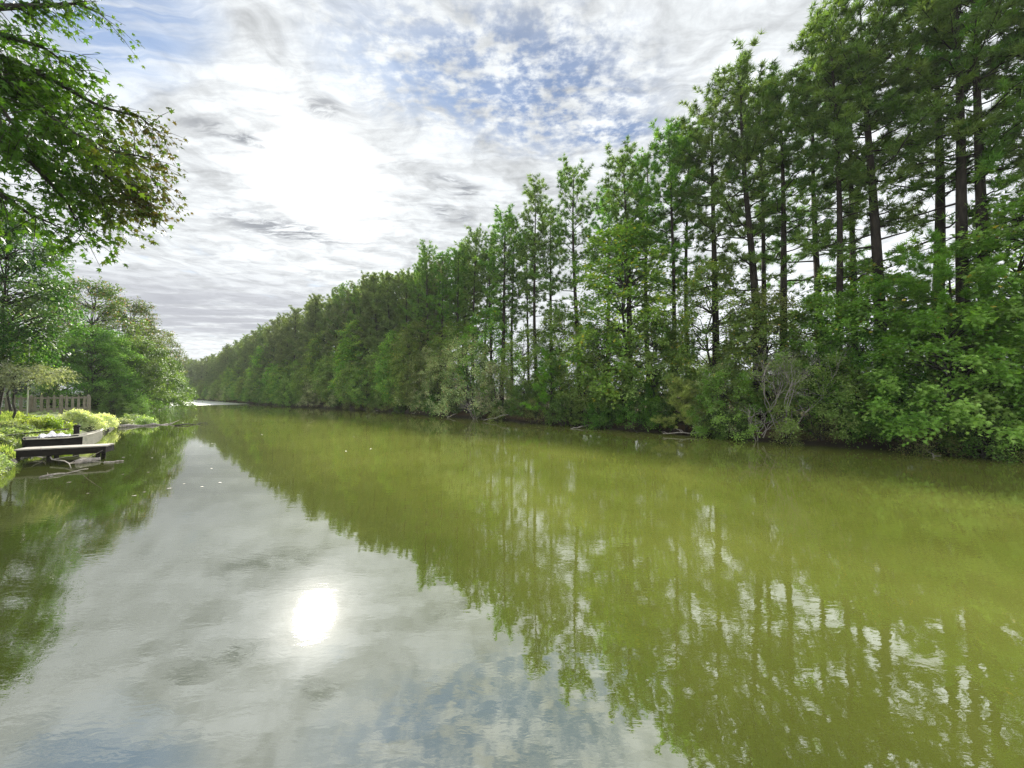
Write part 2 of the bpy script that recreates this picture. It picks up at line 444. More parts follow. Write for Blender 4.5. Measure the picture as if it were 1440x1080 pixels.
def build_water():
    c = [st(-200, -300), st(-200, 300), st(900, 300), st(900, -900)]
    me = bpy.data.meshes.new('water'); me.from_pydata([tuple(p) for p in c], [], [(0, 1, 2, 3)])
    me.update()
    m, g = material('green_pond_water')
    geo = g.n('ShaderNodeNewGeometry').outputs['Position']
    sep = g.n('ShaderNodeSeparateXYZ', {0: geo}).outputs
    spos = g.math('ADD', g.math('MULTIPLY', sep[0], U.x), g.math('MULTIPLY', sep[1], U.y))
    mp = g.mapping(geo, rot=(0, 0, R(28)), scale=(1, 2.6, 1))
    a = g.noise(mp, .9, 3, .5, .6)
    b = g.noise(mp, 4.2, 3, .55, .8)
    mp2 = g.mapping(geo, rot=(0, 0, R(-18)), scale=(1, 1.7, 1))
    c2 = g.noise(mp2, 13, 2, .5, .3)
    calm = g.ramp(g.noise(geo, .16, 3, .5), .40, .62, .35, 1.0)
    hgt = g.math('ADD', g.math('MULTIPLY', a, .0013), g.math('MULTIPLY', calm, g.math('ADD', g.math('MULTIPLY', b, .0007), g.math('MULTIPLY', c2, .00036))))
    bp = g.n('ShaderNodeBump', {'Height': hgt, 'Strength': 1.0, 'Distance': 1.0})
    far = g.ramp(g.math('ADD', spos, g.math('MULTIPLY', g.noise(geo, .12, 3), 10)), 84, 92)
    rough = g.math('MULTIPLY_ADD', far, .34, .012)
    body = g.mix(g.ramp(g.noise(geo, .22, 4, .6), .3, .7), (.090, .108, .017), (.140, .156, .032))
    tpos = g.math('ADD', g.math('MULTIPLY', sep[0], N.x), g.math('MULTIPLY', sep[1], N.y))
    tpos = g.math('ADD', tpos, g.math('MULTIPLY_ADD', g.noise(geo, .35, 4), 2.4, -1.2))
    body = g.mix(g.ramp(tpos, -.5, 5.5, .85, 0.0), body, (.014, .020, .003))  # dark tree reflection by the left bank put into the body colour
    fr = g.n('ShaderNodeFresnel', {'IOR': 4.5, 'Normal': bp.outputs[0]}).outputs[0]
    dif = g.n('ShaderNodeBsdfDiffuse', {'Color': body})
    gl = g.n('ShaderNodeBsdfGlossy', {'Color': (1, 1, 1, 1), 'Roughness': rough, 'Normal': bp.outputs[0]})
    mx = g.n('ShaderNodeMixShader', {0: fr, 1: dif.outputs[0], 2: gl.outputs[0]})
    g.n('ShaderNodeOutputMaterial', {0: mx.outputs[0]})
    me.materials.append(m)
    o = bpy.data.objects.new('water', me); COL.objects.link(o); tag(o, kind='structure')

build_ground(); build_water()

# ------------------------------------------------------------------ the right bank
pines = [pine(h=random.uniform(16.2, 17.6), cb=random.uniform(.34, .50), skew=.78, snags=18, lmax=random.uniform(2.1, 3.0), nb=random.randint(60, 72), r0=random.uniform(.12, .19), tufts=3, needles=17, nl=.25, nw=.055, lean=random.uniform(0, .009)) for _ in range(7)]
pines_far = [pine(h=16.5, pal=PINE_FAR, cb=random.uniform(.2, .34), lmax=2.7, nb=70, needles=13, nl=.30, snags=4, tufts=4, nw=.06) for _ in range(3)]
crest_x = [200, 300, 370, 440, 540, 700, 830, 1000, 1160, 1500]
crest_h = [12.0, 12.8, 14.8, 16.4, 16.8, 16.6, 16.4, 17.4, 18.2, 18.6]

pine_list = []
def near_pine(px, t, hgt, v, rz):
    p = on_t(px, t); p.z = gz(p) - .05
    pine_list.append((p, hgt, pines[v % 7], rz))
# trunks picked out one by one in the photograph
for i, (px, t, hh) in enumerate([(1400, 21.0, 19.0), (1368, 20.6, 18.6), (1312, 22.2, 18.2), (1238, 21.2, 18.4), (1196, 22.8, 17.6), (1182, 21.0, 18.2),
                                 (1150, 23.4, 17.2), (1106, 21.6, 16.6), (1078, 22.4, 17.6), (1062, 21.0, 17.8), (1004, 21.4, 17.4), (966, 22.0, 16.6), (946, 20.6, 16.8),
                                 (912, 22.4, 16.4), (888, 20.8, 16.4), (852, 22.6, 15.6), (812, 20.3, 16.6), (776, 21.8, 15.8), (757, 20.8, 16.6), (742, 22.6, 15.4), (722, 21.6, 16.0), (704, 20.2, 16.6), (690, 21.8, 15.6), (664, 20.8, 16.4),
                                 (1452, 22.0, 18.8), (1500, 21.2, 19.0), (1560, 23.0, 18.6)]):
    near_pine(px, t, hh, i * 3 + 1, i * 1.7)
s = to_st(on_t(664, 20.8))[0] + 1.2
row = 0
while s < 176:
    for k, (off, jit) in enumerate(((2.0, .4), (4.0, .7), (6.2, .9))):
        if s > 60 and k == 2: continue
        ss_ = s + random.uniform(-.7, .7) + k * .8
        p = st(ss_, float(tr(ss_)) + off + random.uniform(-jit, jit)); p.z = gz(p) - .05
        hh = np.interp(px_of(p), crest_x, crest_h) * random.uniform(.9, 1.04) * (1 if k else .97)
        pine_list.append((p, float(hh), random.choice(pines if ss_ < 34 else pines_far + pines[:2] if ss_ < 70 else pines_far), random.uniform(0, 6.28)))
    s += 2.5 if s < 60 else 3.1
for s in (-6, -8.5, -11, -14):
    for off in (2.2, 4.5):
        p = st(s + random.uniform(-.5, .5), float(tr(s)) + off); p.z = gz(p)
        pine_list.append((p, 18.0, random.choice(pines), random.uniform(0, 6)))
ORD = ['first', 'second', 'third', 'fourth', 'fifth', 'sixth', 'seventh', 'eighth', 'ninth', 'tenth', 'eleventh', 'twelfth', 'thirteenth', 'fourteenth', 'fifteenth', 'sixteenth', 'seventeenth', 'eighteenth', 'nineteenth', 'twentieth',
       'twenty-first', 'twenty-second', 'twenty-third', 'twenty-fourth', 'twenty-fifth', 'twenty-sixth', 'twenty-seventh', 'twenty-eighth', 'twenty-ninth', 'thirtieth']
inview = sorted([q for q in pine_list if px_of(q[0]) < 1442 and q[0].y > 0], key=lambda q: -px_of(q[0]))
rank = {id(q): i for i, q in enumerate(inview)}
for q in pine_list:
    p, hh, me, rz = q
    i = rank.get(id(q), 999)
    base_h = max(v.co.z for v in me[0].vertices)
    sc = hh / base_h
    if i < 26:
        lab = f'tall bare-trunked pine, {ORD[i]} pine trunk in from the right edge of the photo'; grp = 'tall pines along the right bank'
    elif i == 999:
        lab = 'tall pine of the right bank row beyond the edge of the photo'; grp = 'pines beyond the edge of the photo'
    else:
        s_ = to_st(p)[0]
        if s_ < 45: lab, grp = 'tall dark pine crowded into the middle stretch of the right bank wood', 'pines of the middle stretch'
        elif s_ < 90: lab, grp = 'olive green pine packed into the far stretch of the right bank wood', 'pines of the far stretch'
        else: lab, grp = 'small hazy pine at the distant end of the right bank wood', 'pines of the distant end'
    plant('pine_tree', me, p, rz, sc * random.uniform(.85, 1.25), lab, 'pine tree', grp, sz=sc, tilt=.05 if random.random() < .12 else .014)

# broadleaf kinds of the right bank
sweet_big = broad(h=5.6, w=3.1, z0=.6, clumps=120, cr=.66, twigs=26, per=5, leaf=.135, tmpl=STAR5, pal=SWEET, flat=.5, droop=.35, r0=.1, prof=lambda u: 1.0 - .55 * u ** 1.6)
sweet_tall = broad(h=11.5, w=2.9, z0=1.3, clumps=140, cr=.85, twigs=26, per=5, leaf=.15, tmpl=STAR5, pal=SWEET_Y, flat=.6, droop=.3, r0=.13, odd=(.26, .24, .03), odd_p=.04)
sweet_mid = broad(h=8.0, w=2.6, z0=1.2, clumps=100, cr=.75, twigs=26, per=5, leaf=.14, tmpl=STAR5, pal=SWEET, flat=.6, droop=.3, r0=.11, odd=(.25, .2, .04), odd_p=.02)
under_a = broad(h=5.0, w=2.3, z0=.4, clumps=80, cr=.65, twigs=26, per=5, leaf=.13, tmpl=OVAL, pal=DARKG, stems=3, r0=.06, prof=lambda u: 1 - .5 * u ** 1.5)
under_b = broad(h=4.2, w=2.2, z0=.3, clumps=75, cr=.6, twigs=26, per=5, leaf=.12, tmpl=OVAL, pal=SWEET, stems=4, r0=.05, prof=lambda u: 1 - .45 * u ** 1.5)
under_o = broad(h=6.5, w=2.4, z0=.8, clumps=90, cr=.7, twigs=26, per=5, leaf=.13, tmpl=OVAL, pal=OLIVE, stems=2, r0=.08)
pale_sh = broad(h=5.2, w=2.3, z0=.3, clumps=85, cr=.6, twigs=24, per=5, leaf=.11, tmpl=OVAL, pal=PALE, stems=5, r0=.045, odd=(.22, .16, .11), odd_p=.08, prof=lambda u: 1 - .5 * u ** 1.5)
low_sh = broad(h=1.7, w=1.3, z0=.1, clumps=46, cr=.42, twigs=22, per=5, leaf=.10, tmpl=OVAL, pal=DARKG, stems=4, r0=.03, prof=lambda u: 1 - .5 * u)
low_o = broad(h=1.5, w=1.2, z0=.1, clumps=46, cr=.42, twigs=22, per=5, leaf=.09, tmpl=LANCE, pal=OLIVE, stems=4, r0=.03, odd=(.2, .15, .09), odd_p=.1, prof=lambda u: 1 - .5 * u)
pine_bush = pine(h=3.4, cb=.05, lmax=2.1, nb=34, r0=.06, needles=18, nl=.25, pal=PINE_Y, snags=0, dens=1.3, tufts=4, nw=.04)
pine_young = pine(h=5.2, cb=.08, lmax=2.2, nb=40, r0=.08, needles=16, nl=.24, pal=PINE_B, snags=0, dens=1.2, tufts=4, nw=.04)
pine_bough = pine(h=9.6, cb=.48, lmax=4.4, nb=30, r0=.12, needles=18, nl=.27, pal=PINE_B, snags=3, dens=1.3, tufts=5, nw=.04, up=.45)

def bank(name, me, px, t, hgt, label, cat, rz=None, group=None, wide=None, dz=0.0):
    p = on_t(px, t); p.z = max(gz(p), .02) - .06 + dz
    base_h = max(v.co.z for v in me[1].vertices)
    sc = hgt / base_h
    w_ = wide or 1
    e = plant(name, me, p, random.uniform(0, 6.28) if rz is None else rz, sc * w_, label, cat, group, sz=sc)
    return e
SB = 'broadleaf tree'
bank('sweetgum_tree', sweet_big, 1330, 19.2, 4.7, 'broad leafy sweetgum drooping pale star leaves to the water at the right', SB, wide=1.05)
bank('sweetgum_tree', sweet_big, 1432, 20.4, 4.9, 'dark sweetgum cut by the right edge beside the drooping pale one', SB, 2.0)
bank('sweetgum_tree', sweet_mid, 1248, 20.6, 6.2, 'dark green sweetgum filling the gap left of the broad drooping sweetgum', SB)
bank('sweetgum_tree', sweet_mid, 1450, 21.5, 8.4, 'tall dark broadleaf tree at the right edge behind the pine boughs', SB, 4.0)
bank('pine_tree', pine_bough, 1338, 20.3, 7.4, 'young pine with long horizontal boughs above the drooping sweetgum', 'pine tree', .4, wide=.92)
bank('sweetgum_tree', sweet_tall, 880, 19.6, 11.6, 'tall yellow-green sweetgum with an autumn leaf spot before the pines', SB, wide=1.15)
bank('sweetgum_tree', sweet_tall, 1000, 20.4, 8.4, 'bright green sweetgum right of the tall yellow-green one', SB, 2.2)
bank('sweetgum_tree', sweet_mid, 920, 19.4, 6.2, 'mid height sweetgum with layered pale leaves below the tall yellow-green one', SB, 1.0)
bank('sweetgum_tree', sweet_mid, 1070, 20.2, 5.6, 'green sweetgum rising behind the bare grey dead shrub', SB, 3.3)
bank('sweetgum_tree', sweet_mid, 1160, 20.6, 5.7, 'shaded sweetgum between the dead shrub and the dark gap', SB, 5.0)
bank('sweetgum_tree', sweet_mid, 850, 19.2, 5.6, 'small rounded sweetgum leaning out over the dark waterline', SB, .2)
bank('pine_sapling', pine_bush, 962, 18.75, 2.8, 'bushy yellow-green pine sapling low at the waterline', 'pine sapling', wide=1.25)
bank('pine_sapling', pine_young, 775, 19.1, 4.8, 'bushy blue-green young pine with rounded tufts below the pine trunks', 'pine sapling', .6)
bank('pine_sapling', pine_young, 803, 18.5, 2.3, 'small spreading pine bough hanging over the water', 'pine sapling', 2.2, wide=1.1)
bank('shrub', under_b, 1022, 18.7, 3.3, 'leafy shrub between the yellow-green pine sapling and the dead branches', 'shrub')
bank('shrub', pale_sh, 1010, 19.2, 3.3, 'greyish shrub with rusty leaves behind the forked dead branches', 'shrub')
bank('shrub', under_b, 1150, 18.8, 3.4, 'pale leaved shrub right of the bare grey dead shrub', 'shrub')
bank('shrub', under_a, 900, 18.5, 2.5, 'dark shaded shrub at the water left of the yellow-green pine sapling', 'shrub')
bank('shrub', under_a, 1195, 19.6, 4.2, 'dark shrub sunk in the shaded gap of the bank', 'shrub')
bank('shrub', low_o, 1105, 18.4, 1.1, 'low brown sedge-like shrub under the dead shrub', 'shrub')
bank('shrub', low_o, 1432, 19.0, 1.1, 'low dark shrub in the corner at the right edge of the bank', 'shrub')
bank('shrub', low_sh, 1215, 19.1, 1.3, 'low dark shrub at the waterline left of the drooping sweetgum', 'shrub')
bank('shrub', pale_sh, 660, 18.6, 6.6, 'tall pale silvery shrub with pinkish tips at the water', 'shrub', wide=1.0)
bank('shrub', pale_sh, 620, 18.8, 5.4, 'pale silvery shrub left of the tallest silvery one', 'shrub', 2.0)
bank('shrub', pale_sh, 700, 19.0, 4.4, 'smaller pale shrub with bare grey twigs near the trunks', 'shrub', 3.4)
bank('shrub', under_a, 735, 18.5, 2.4, 'low dark shrub between the silvery shrub and the young pine', 'shrub')
bank('shrub', low_o, 700, 18.2, 1.2, 'low twiggy brown shrub hugging the waterline below the silvery shrub', 'shrub')
bank('shrub', low_sh, 842, 18.4, 1.5, 'low dark twiggy shrub right of the small pine bough', 'shrub')
bank('shrub', under_o, 830, 19.8, 6.2, 'olive shrubby tree standing in front of the forked pine', 'shrub')
bank('shrub', under_o, 745, 20.2, 6.6, 'olive yellow tree between the bare pine trunks', 'shrub')

bank('shrub', under_o, 640, 20.6, 8.6, 'olive green tree rising through the trunks behind the silvery shrub', 'shrub')
bank('sweetgum_tree', sweet_mid, 690, 21.0, 8.8, 'green broadleaf tree standing between the slender trunks near the silvery shrub', SB, 2.4)
bank('shrub', under_o, 590, 19.8, 9.4, 'tall olive tree at the end of the silvery shrub row', 'shrub')
bank('sweetgum_tree', sweet_mid, 560, 19.4, 8.6, 'rounded green tree beside the tall olive one', SB, 1.4)
bank('sweetgum_tree', sweet_mid, 790, 20.6, 7.4, 'green broadleaf tree filling in behind the blue-green young pine', SB, 5.1)

bank('shrub', under_o, 1085, 21.5, 6.6, 'olive shrubby tree among the pine trunks behind the dead shrub', 'shrub')
bank('sweetgum_tree', sweet_mid, 1205, 21.8, 7.0, 'dark leafy tree between the two close pine trunks above the shaded gap', SB, 1.9)
bank('pine_sapling', pine_young, 950, 20.6, 5.2, 'blue-green young pine standing behind the yellow-green sapling', 'pine sapling', 1.1)

bank('shrub', under_b, 1395, 19.3, 2.6, 'leafy shrub in the shade below the sweetgums at the right edge', 'shrub')
bank('shrub', low_sh, 1372, 18.9, 1.5, 'low dark shrub at the waterline under the drooping sweetgum', 'shrub')
bank('shrub', under_a, 1270, 19.2, 2.6, 'dark shrub at the waterline left of the pale drooping sweetgum leaves', 'shrub')

# filler along the receding bank
fill_kinds = [('sweetgum_tree', sweet_mid, 5.5, 8.5, SB), ('shrub', under_a, 3.0, 5.5, 'shrub'), ('shrub', under_b, 3.0, 5.0, 'shrub'), ('shrub', under_o, 4.5, 7.5, 'shrub'), ('sweetgum_tree', sweet_tall, 7.5, 10.0, SB), ('shrub', pale_sh, 3.5, 5.5, 'shrub')]
s = to_st(on_t(600, 18.5))[0]
k = 0
while s < 170:
    for off in (.35, 1.9):
        nm, me, lo, hi, cat = fill_kinds[[0, 1, 2, 5, 3, 4, 1, 3, 5, 0][random.randrange(10)]]
        p = st(s + random.uniform(-.5, .5) + off * .4, float(tr(s)) + off + random.uniform(-.15, .5)); p.z = max(gz(p), 0) - .06
        hh = random.uniform(lo, hi) * (1.15 if off > 1 else .85) * (1.0 if s < 90 else .8)
        sc = hh / max(v.co.z for v in me[1].vertices)
        band = 'the middle stretch' if s < 45 else 'the far stretch' if s < 90 else 'the distant end'
        what = {'sweetgum_tree': 'leafy broadleaf tree overhanging the water along ', 'shrub': 'rounded bank shrub overhanging the water along '}[nm] + band + ' of the right bank'
        plant(nm, me, p, random.uniform(0, 6.28), sc * (1.15 if sc < 1 else 1.0), what, cat, f'{"trees" if nm != "shrub" else "shrubs"} at the water, {band}', sz=sc)
    s += 1.9 if s < 60 else 2.6
# shaded growth behind the front shrubs and under the pines
for i in range(46):
    s_ = -9 + i * 1.55
    p = st(s_ + random.uniform(-.5, .5), float(tr(s_)) + random.uniform(2.2, 6.0)); p.z = gz(p) - .05
    me, hh = random.choice(((under_a, 3.4), (under_o, 4.2), (under_b, 3.0)))
    sc = hh * random.uniform(.5, 1.0) / max(v.co.z for v in me[1].vertices)
    plant('shrub', me, p, random.uniform(0, 6.28), sc, 'shaded undergrowth shrub standing among the pine trunks of the right bank', 'shrub', 'undergrowth shrubs among the pine trunks')
for i in range(20):
    s_ = -6 + i * 3.0
    p = st(s_ + random.uniform(-.5, .5), float(tr(s_)) + random.uniform(.15, .5)); p.z = max(gz(p), 0) - .05
    me = random.choice((low_sh, low_o, low_sh))
    plant('shrub', me, p, random.uniform(0, 6.28), random.uniform(.55, 1.0), 'low dark shrub trailing twigs into the water along the right bank', 'shrub', 'low shrubs along the right waterline')

# dead shrub: bare grey branching
def dead_branching(h, spread, levels=4, r0=.026, n0=6):
    mb = MB()
    def grow(p, d, L, r, lv):
        q = p + d * L
        mid = p.lerp(q, .5) + Vector((random.gauss(0, .06), random.gauss(0, .06), random.gauss(0, .05))) * L
        mb.tube([p, mid, q], [r, r * .82, r * .6], 5, cap=lv == 0)
        if lv == 0: return
        for _ in range(random.choice((2, 2, 3))):
            nd = (d + Vector((random.gauss(0, spread), random.gauss(0, spread), random.gauss(.12, spread * .7)))).normalized()
            grow(q, nd, L * random.uniform(.6, .88), r * .62, lv - 1)
    for i in range(n0):
        a = 6.28 * i / n0 + random.uniform(-.3, .3)
        d = Vector((math.cos(a) * .55, math.sin(a) * .55, 1)).normalized()
        grow(Vector((math.cos(a) * .05, math.sin(a) * .05, -.15)), d, h * .32, r0, levels)
    return mb
def dead_shrub(px, t, h, spread, label, tilt=0.0, z=None, levels=4):
    p = on_t(px, t)
    e = empty('dead_shrub', (p.x, p.y, (max(gz(p), .05) if z is None else z)), random.uniform(0, 6), label, 'dead shrub')
    o = dead_branching(h, spread, levels).build('branches', M['dead'], e, True)
    o.rotation_euler = (tilt, 0, 0)
dead_shrub(1105, 18.75, 3.7, .5, 'bare grey dead shrub with upright forking branches against dark leaves', levels=5)
dead_shrub(1064, 18.35, 1.9, .6, 'low bare dead branches bent over the water below the upright dead shrub', levels=3)
dead_shrub(668, 18.1, 2.4, .45, 'bare grey twigs sticking out of the silvery shrub at the water', levels=3)

# ------------------------------------------------------------------ the far bend
for i in range(34):
    s_ = 172 + i * 3.2
    t_ = float(tr(s_)) + random.uniform(1, 5) + (i % 2) * 4
    p = st(s_, t_); p.z = gz(p)
    if p.y < 5: continue
    plant('pine_tree', random.choice(pines_far), p, random.uniform(0, 6), random.uniform(.72, .9), 'small greyed pine closing the view at the bend of the water', 'pine tree', 'pines at the far bend')

# ------------------------------------------------------------------ the left bank trees
spread_l = broad(h=7.4, w=4.6, z0=.7, clumps=150, cr=1.15, twigs=34, per=7, leaf=.17, tmpl=LANCE, pal=[(.018, .042, .010), (.046, .094, .018), (.11, .17, .05)], flat=.28, droop=.45, r0=.14, prof=lambda u: (1 - .72 * u ** 1.5), up=.9)
spread_m = broad(h=7.0, w=4.2, z0=.7, clumps=140, cr=1.0, twigs=30, per=6, leaf=.16, tmpl=OVAL, pal=[(.016, .036, .009), (.040, .076, .016), (.085, .13, .034)], flat=.38, droop=.4, r0=.14, prof=lambda u: (1 - .65 * u ** 1.7))
upper_l = broad(h=10.5, w=3.6, z0=3.5, clumps=110, cr=.95, twigs=26, per=5, leaf=.17, tmpl=OVAL, pal=[(.018, .036, .010), (.036, .062, .016), (.066, .098, .028)], flat=.6, droop=.3, r0=.16, odd=(.13, .08, .05), odd_p=.08)
glossy_l = broad(h=8.2, w=2.9, z0=2.3, clumps=120, cr=.75, twigs=28, per=6, leaf=.12, tmpl=OVAL, pal=[(.010, .027, .008), (.019, .046, .012), (.052, .095, .034)], flat=.7, droop=.2, r0=.13)

small_y = broad(h=4.4, w=1.3, z0=2.7, clumps=50, cr=.5, twigs=24, per=5, leaf=.12, tmpl=OVAL, pal=SWEET_Y, flat=.6, r0=.06)
def left(name, me, px, py, Y, hgt, label, cat, wide=1.0, rz=None, group=None):
    """stand a plant on the left bank at column px and depth Y"""
    a = (px - 720) / 540
    p = Vector((a * Y, Y, 0)); p.z = max(gz(p), -.1) - .08
    sc = hgt / max(v.co.z for v in me[1].vertices)
    return plant(name, me, p, random.uniform(0, 6.28) if rz is None else rz, sc * wide, label, cat, group, sz=sc)
left('spreading_tree', spread_l, 128, 0, 27.5, 6.3, 'bright spreading tree with layered drooping sprays behind the picket fence', SB, .95)
left('spreading_tree', spread_m, 185, 0, 31, 6.6, 'round spreading tree overhanging the water right of the bright layered one', SB, .9)
left('spreading_tree', spread_m, 208, 0, 38, 7.0, 'olive spreading tree whose outer boughs touch the water beyond the fence', SB, .9)
left('spreading_tree', upper_l, 214, 0, 45, 7.2, 'far spreading tree low over the water before the bright glare', SB, .9)
left('spreading_tree', upper_l, 226, 0, 54, 6.6, 'farthest rounded tree of the left bank beside the bright glare', SB, 1.3)
left('spreading_tree', spread_l, 76, 0, 26, 5.2, 'bright green layered tree rising above the middle of the picket fence', SB, .85)
left('broadleaf_tree', upper_l, 125, 0, 31, 10.6, 'taller dull green tree rising over the bright layered tree', SB)
left('broadleaf_tree', upper_l, 178, 0, 36, 10.4, 'tall thin-leaved tree with purplish boughs arching toward the gap of sky', SB, .95, 2.5)
left('broadleaf_tree', upper_l, 208, 0, 44, 9.6, 'reddish tipped tree leaning out highest above the round spreading tree', SB, 1.0, 1.0)
left('broadleaf_tree', glossy_l, -2, 0, 15.6, 9.0, 'dark glossy-leaved tree at the left edge under the maple boughs', SB, .74)
left('broadleaf_tree', glossy_l, -90, 0, 14.2, 9.6, 'dark glossy-leaved tree just beyond the left edge of the photo', SB, 1.05)
left('broadleaf_tree', upper_l, 60, 0, 34, 10.0, 'dull green tree far behind the fence at the left', SB, 1.1)
left('broadleaf_tree', small_y, 14, 0, 17.0, 4.2, 'small yellow-green tree in front of the white house', SB)
for i in range(16):
    s_ = 62 + i * 5.5
    p = st(s_, float(tl(s_)) - random.uniform(2.0, 4)); p.z = gz(p)
    plant('broadleaf_tree', random.choice((spread_m, upper_l, under_o)), p, random.uniform(0, 6), random.uniform(.75, .95), 'distant tree of the left bank hidden behind the overhanging trees', SB, 'distant trees of the left bank')
for i in range(10):
    p = st(3 - i * 4.0, -9 - (i % 3) * 3); p.z = gz(p)
    plant('broadleaf_tree', (glossy_l, upper_l)[i % 2], p, i * 1.3, random.uniform(.9, 1.1), 'broadleaf tree of the near left bank beside the photographer, out of the photo', SB, 'trees beside the photographer')

# ------------------------------------------------------------------ overhanging maple (near left)
def build_maple():
    global RNG
    random.seed(21); RNG = np.random.default_rng(21)
    e = empty('maple_tree', (-9.6, 2.6, 0), 0, 'large near maple reaching leafy boughs with reddish tips over the water', 'maple tree')
    base = Vector((-9.6, 2.6, 0)); base.z = gz(base); e.location = base
    wood = MB()
    loc = lambda p: Vector(p) - base
    # limbs in pixels with depth: they start at the trunk
    fork = base + Vector((.3, .2, 3.2))
    limbs = [
        [(-150, 60, 4.6), (0, 104, 5.2), (48, 148, 5.5), (122, 218, 5.9), (172, 270, 6.2), (216, 308, 6.3)],
        [(-150, 60, 4.6), (0, 80, 5.4), (70, 110, 5.9), (140, 150, 6.3), (198, 165, 6.6), (226, 188, 6.8)],
        [(-150, 20, 4.6), (0, 10, 5.2), (60, 8, 5.6), (110, 5, 5.9), (145, 22, 6.1)],
        [(-150, 100, 4.6), (0, 190, 5.0), (50, 235, 5.3), (95, 285, 5.5), (115, 330, 5.6)],
        [(-150, 120, 4.4), (-20, 260, 4.9), (40, 300, 5.2), (90, 322, 5.4)],
        [(0, 104, 5.2), (60, 120, 6.4), (130, 165, 7.0), (195, 235, 7.0), (222, 258, 7.0)],
        [(48, 148, 5.5), (110, 190, 5.2), (165, 215, 5.4), (212, 222, 5.6)],
        [(-150, 20, 4.6), (-30, 45, 4.8), (20, 55, 5.0), (60, 66, 5.2), (110, 100, 5.5)],
        [(-150, 100, 4.6), (-40, 150, 5.6), (20, 185, 6.2), (80, 245, 6.2), (160, 306, 6.1)],
        [(0, 80, 5.4), (50, 140, 6.4), (110, 200, 6.8), (165, 240, 7.0), (198, 268, 6.5), (214, 296, 6.3)],
        [(0, 190, 5.0), (60, 215, 5.4), (120, 260, 5.6), (170, 300, 5.8)],
        [(-150, 60, 4.6), (-60, 110, 4.3), (0, 150, 4.4), (40, 200, 4.6)],
    ]
    O, D, TI = [], [], []
    tr_pts = bend(base - Vector((0, 0, .4)), fork, n=4, jit=.02)
    wood.tube([loc(p) for p in tr_pts] + [loc(fork) + Vector((.2, .2, 3.5)), loc(fork) + Vector((.3, .3, 6.5))], [.30, .25, .23, .21, .19, .12, .04], 9)
    for li, L in enumerate(limbs):
        pts = [at(*q) for q in L]
        if L[0][0] <= -150: pts = [fork] + pts
        n = len(pts); r0 = .075 if L[0][0] <= -150 else .022
        wood.tube([loc(p) for p in pts], [max(.006, r0 * (1 - i / (n - .6)) ** 1.1) for i in range(n)], 6)
        # twigs
        segs = [(pts[i], pts[i + 1]) for i in range(n - 1) if pts[i].x > -9 or True]
        for a, b in segs:
            if b.x / b.y < -1.75: continue
            sl = (b - a).length
            for k in range(max(4, int(sl / .027))):
                f = random.random(); q = a.lerp(b, f)
                d = (b - a).normalized() * .5 + Vector((random.gauss(0, .6), random.gauss(0, .6), random.gauss(-.05, .55)))
                d.normalize(); tl_ = random.uniform(.2, .58)
                tip = q + d * tl_ + Vector((0, 0, -.14 * tl_))
                wood.tube([loc(q), loc(q.lerp(tip, .55)) + Vector((0, 0, .03)), loc(tip)], [.006, .0042, .002], 3, cap=False)
                for m_ in range(random.randint(7, 12)):
                    w_ = random.uniform(.2, 1.08)
                    O.append(tuple(loc(q.lerp(tip, w_)) + Vector((random.gauss(0, .05), random.gauss(0, .05), random.gauss(-.03, .05)))))
                    D.append(tuple(d + Vector((random.gauss(0, .6), random.gauss(0, .6), random.gauss(-.6, .35)))))
                    TI.append(((q.x / q.y) * 540 + 720, li))
    wood.build('trunk', M['bark'], e, True)
    O = np.array(O); D = np.array(D); n = len(O)
    px = np.array([x for x, _ in TI])
    c = tones(n, [(.030, .085, .014), (.055, .125, .020), (.090, .17, .028)], np.arange(n) // 40, .25)
    red = np.clip((px - 90) / 110, 0, 1)[:, None] * RNG.random((n, 1)) ** .7
    c = c * (1 - red) + np.array([.105, .075, .030]) * red
    nr = RNG.normal(0, .55, (n, 3)) + np.array([0, 0, .8])
    V, T, cc = scatter(STAR, O, D, nr, .084 * RNG.uniform(.5, 1.3, n), c)
    me = tri_mesh('crown', V, T, cc, M['maple'])
    o = bpy.data.objects.new('crown', me); COL.objects.link(o); o.parent = e
build_maple()

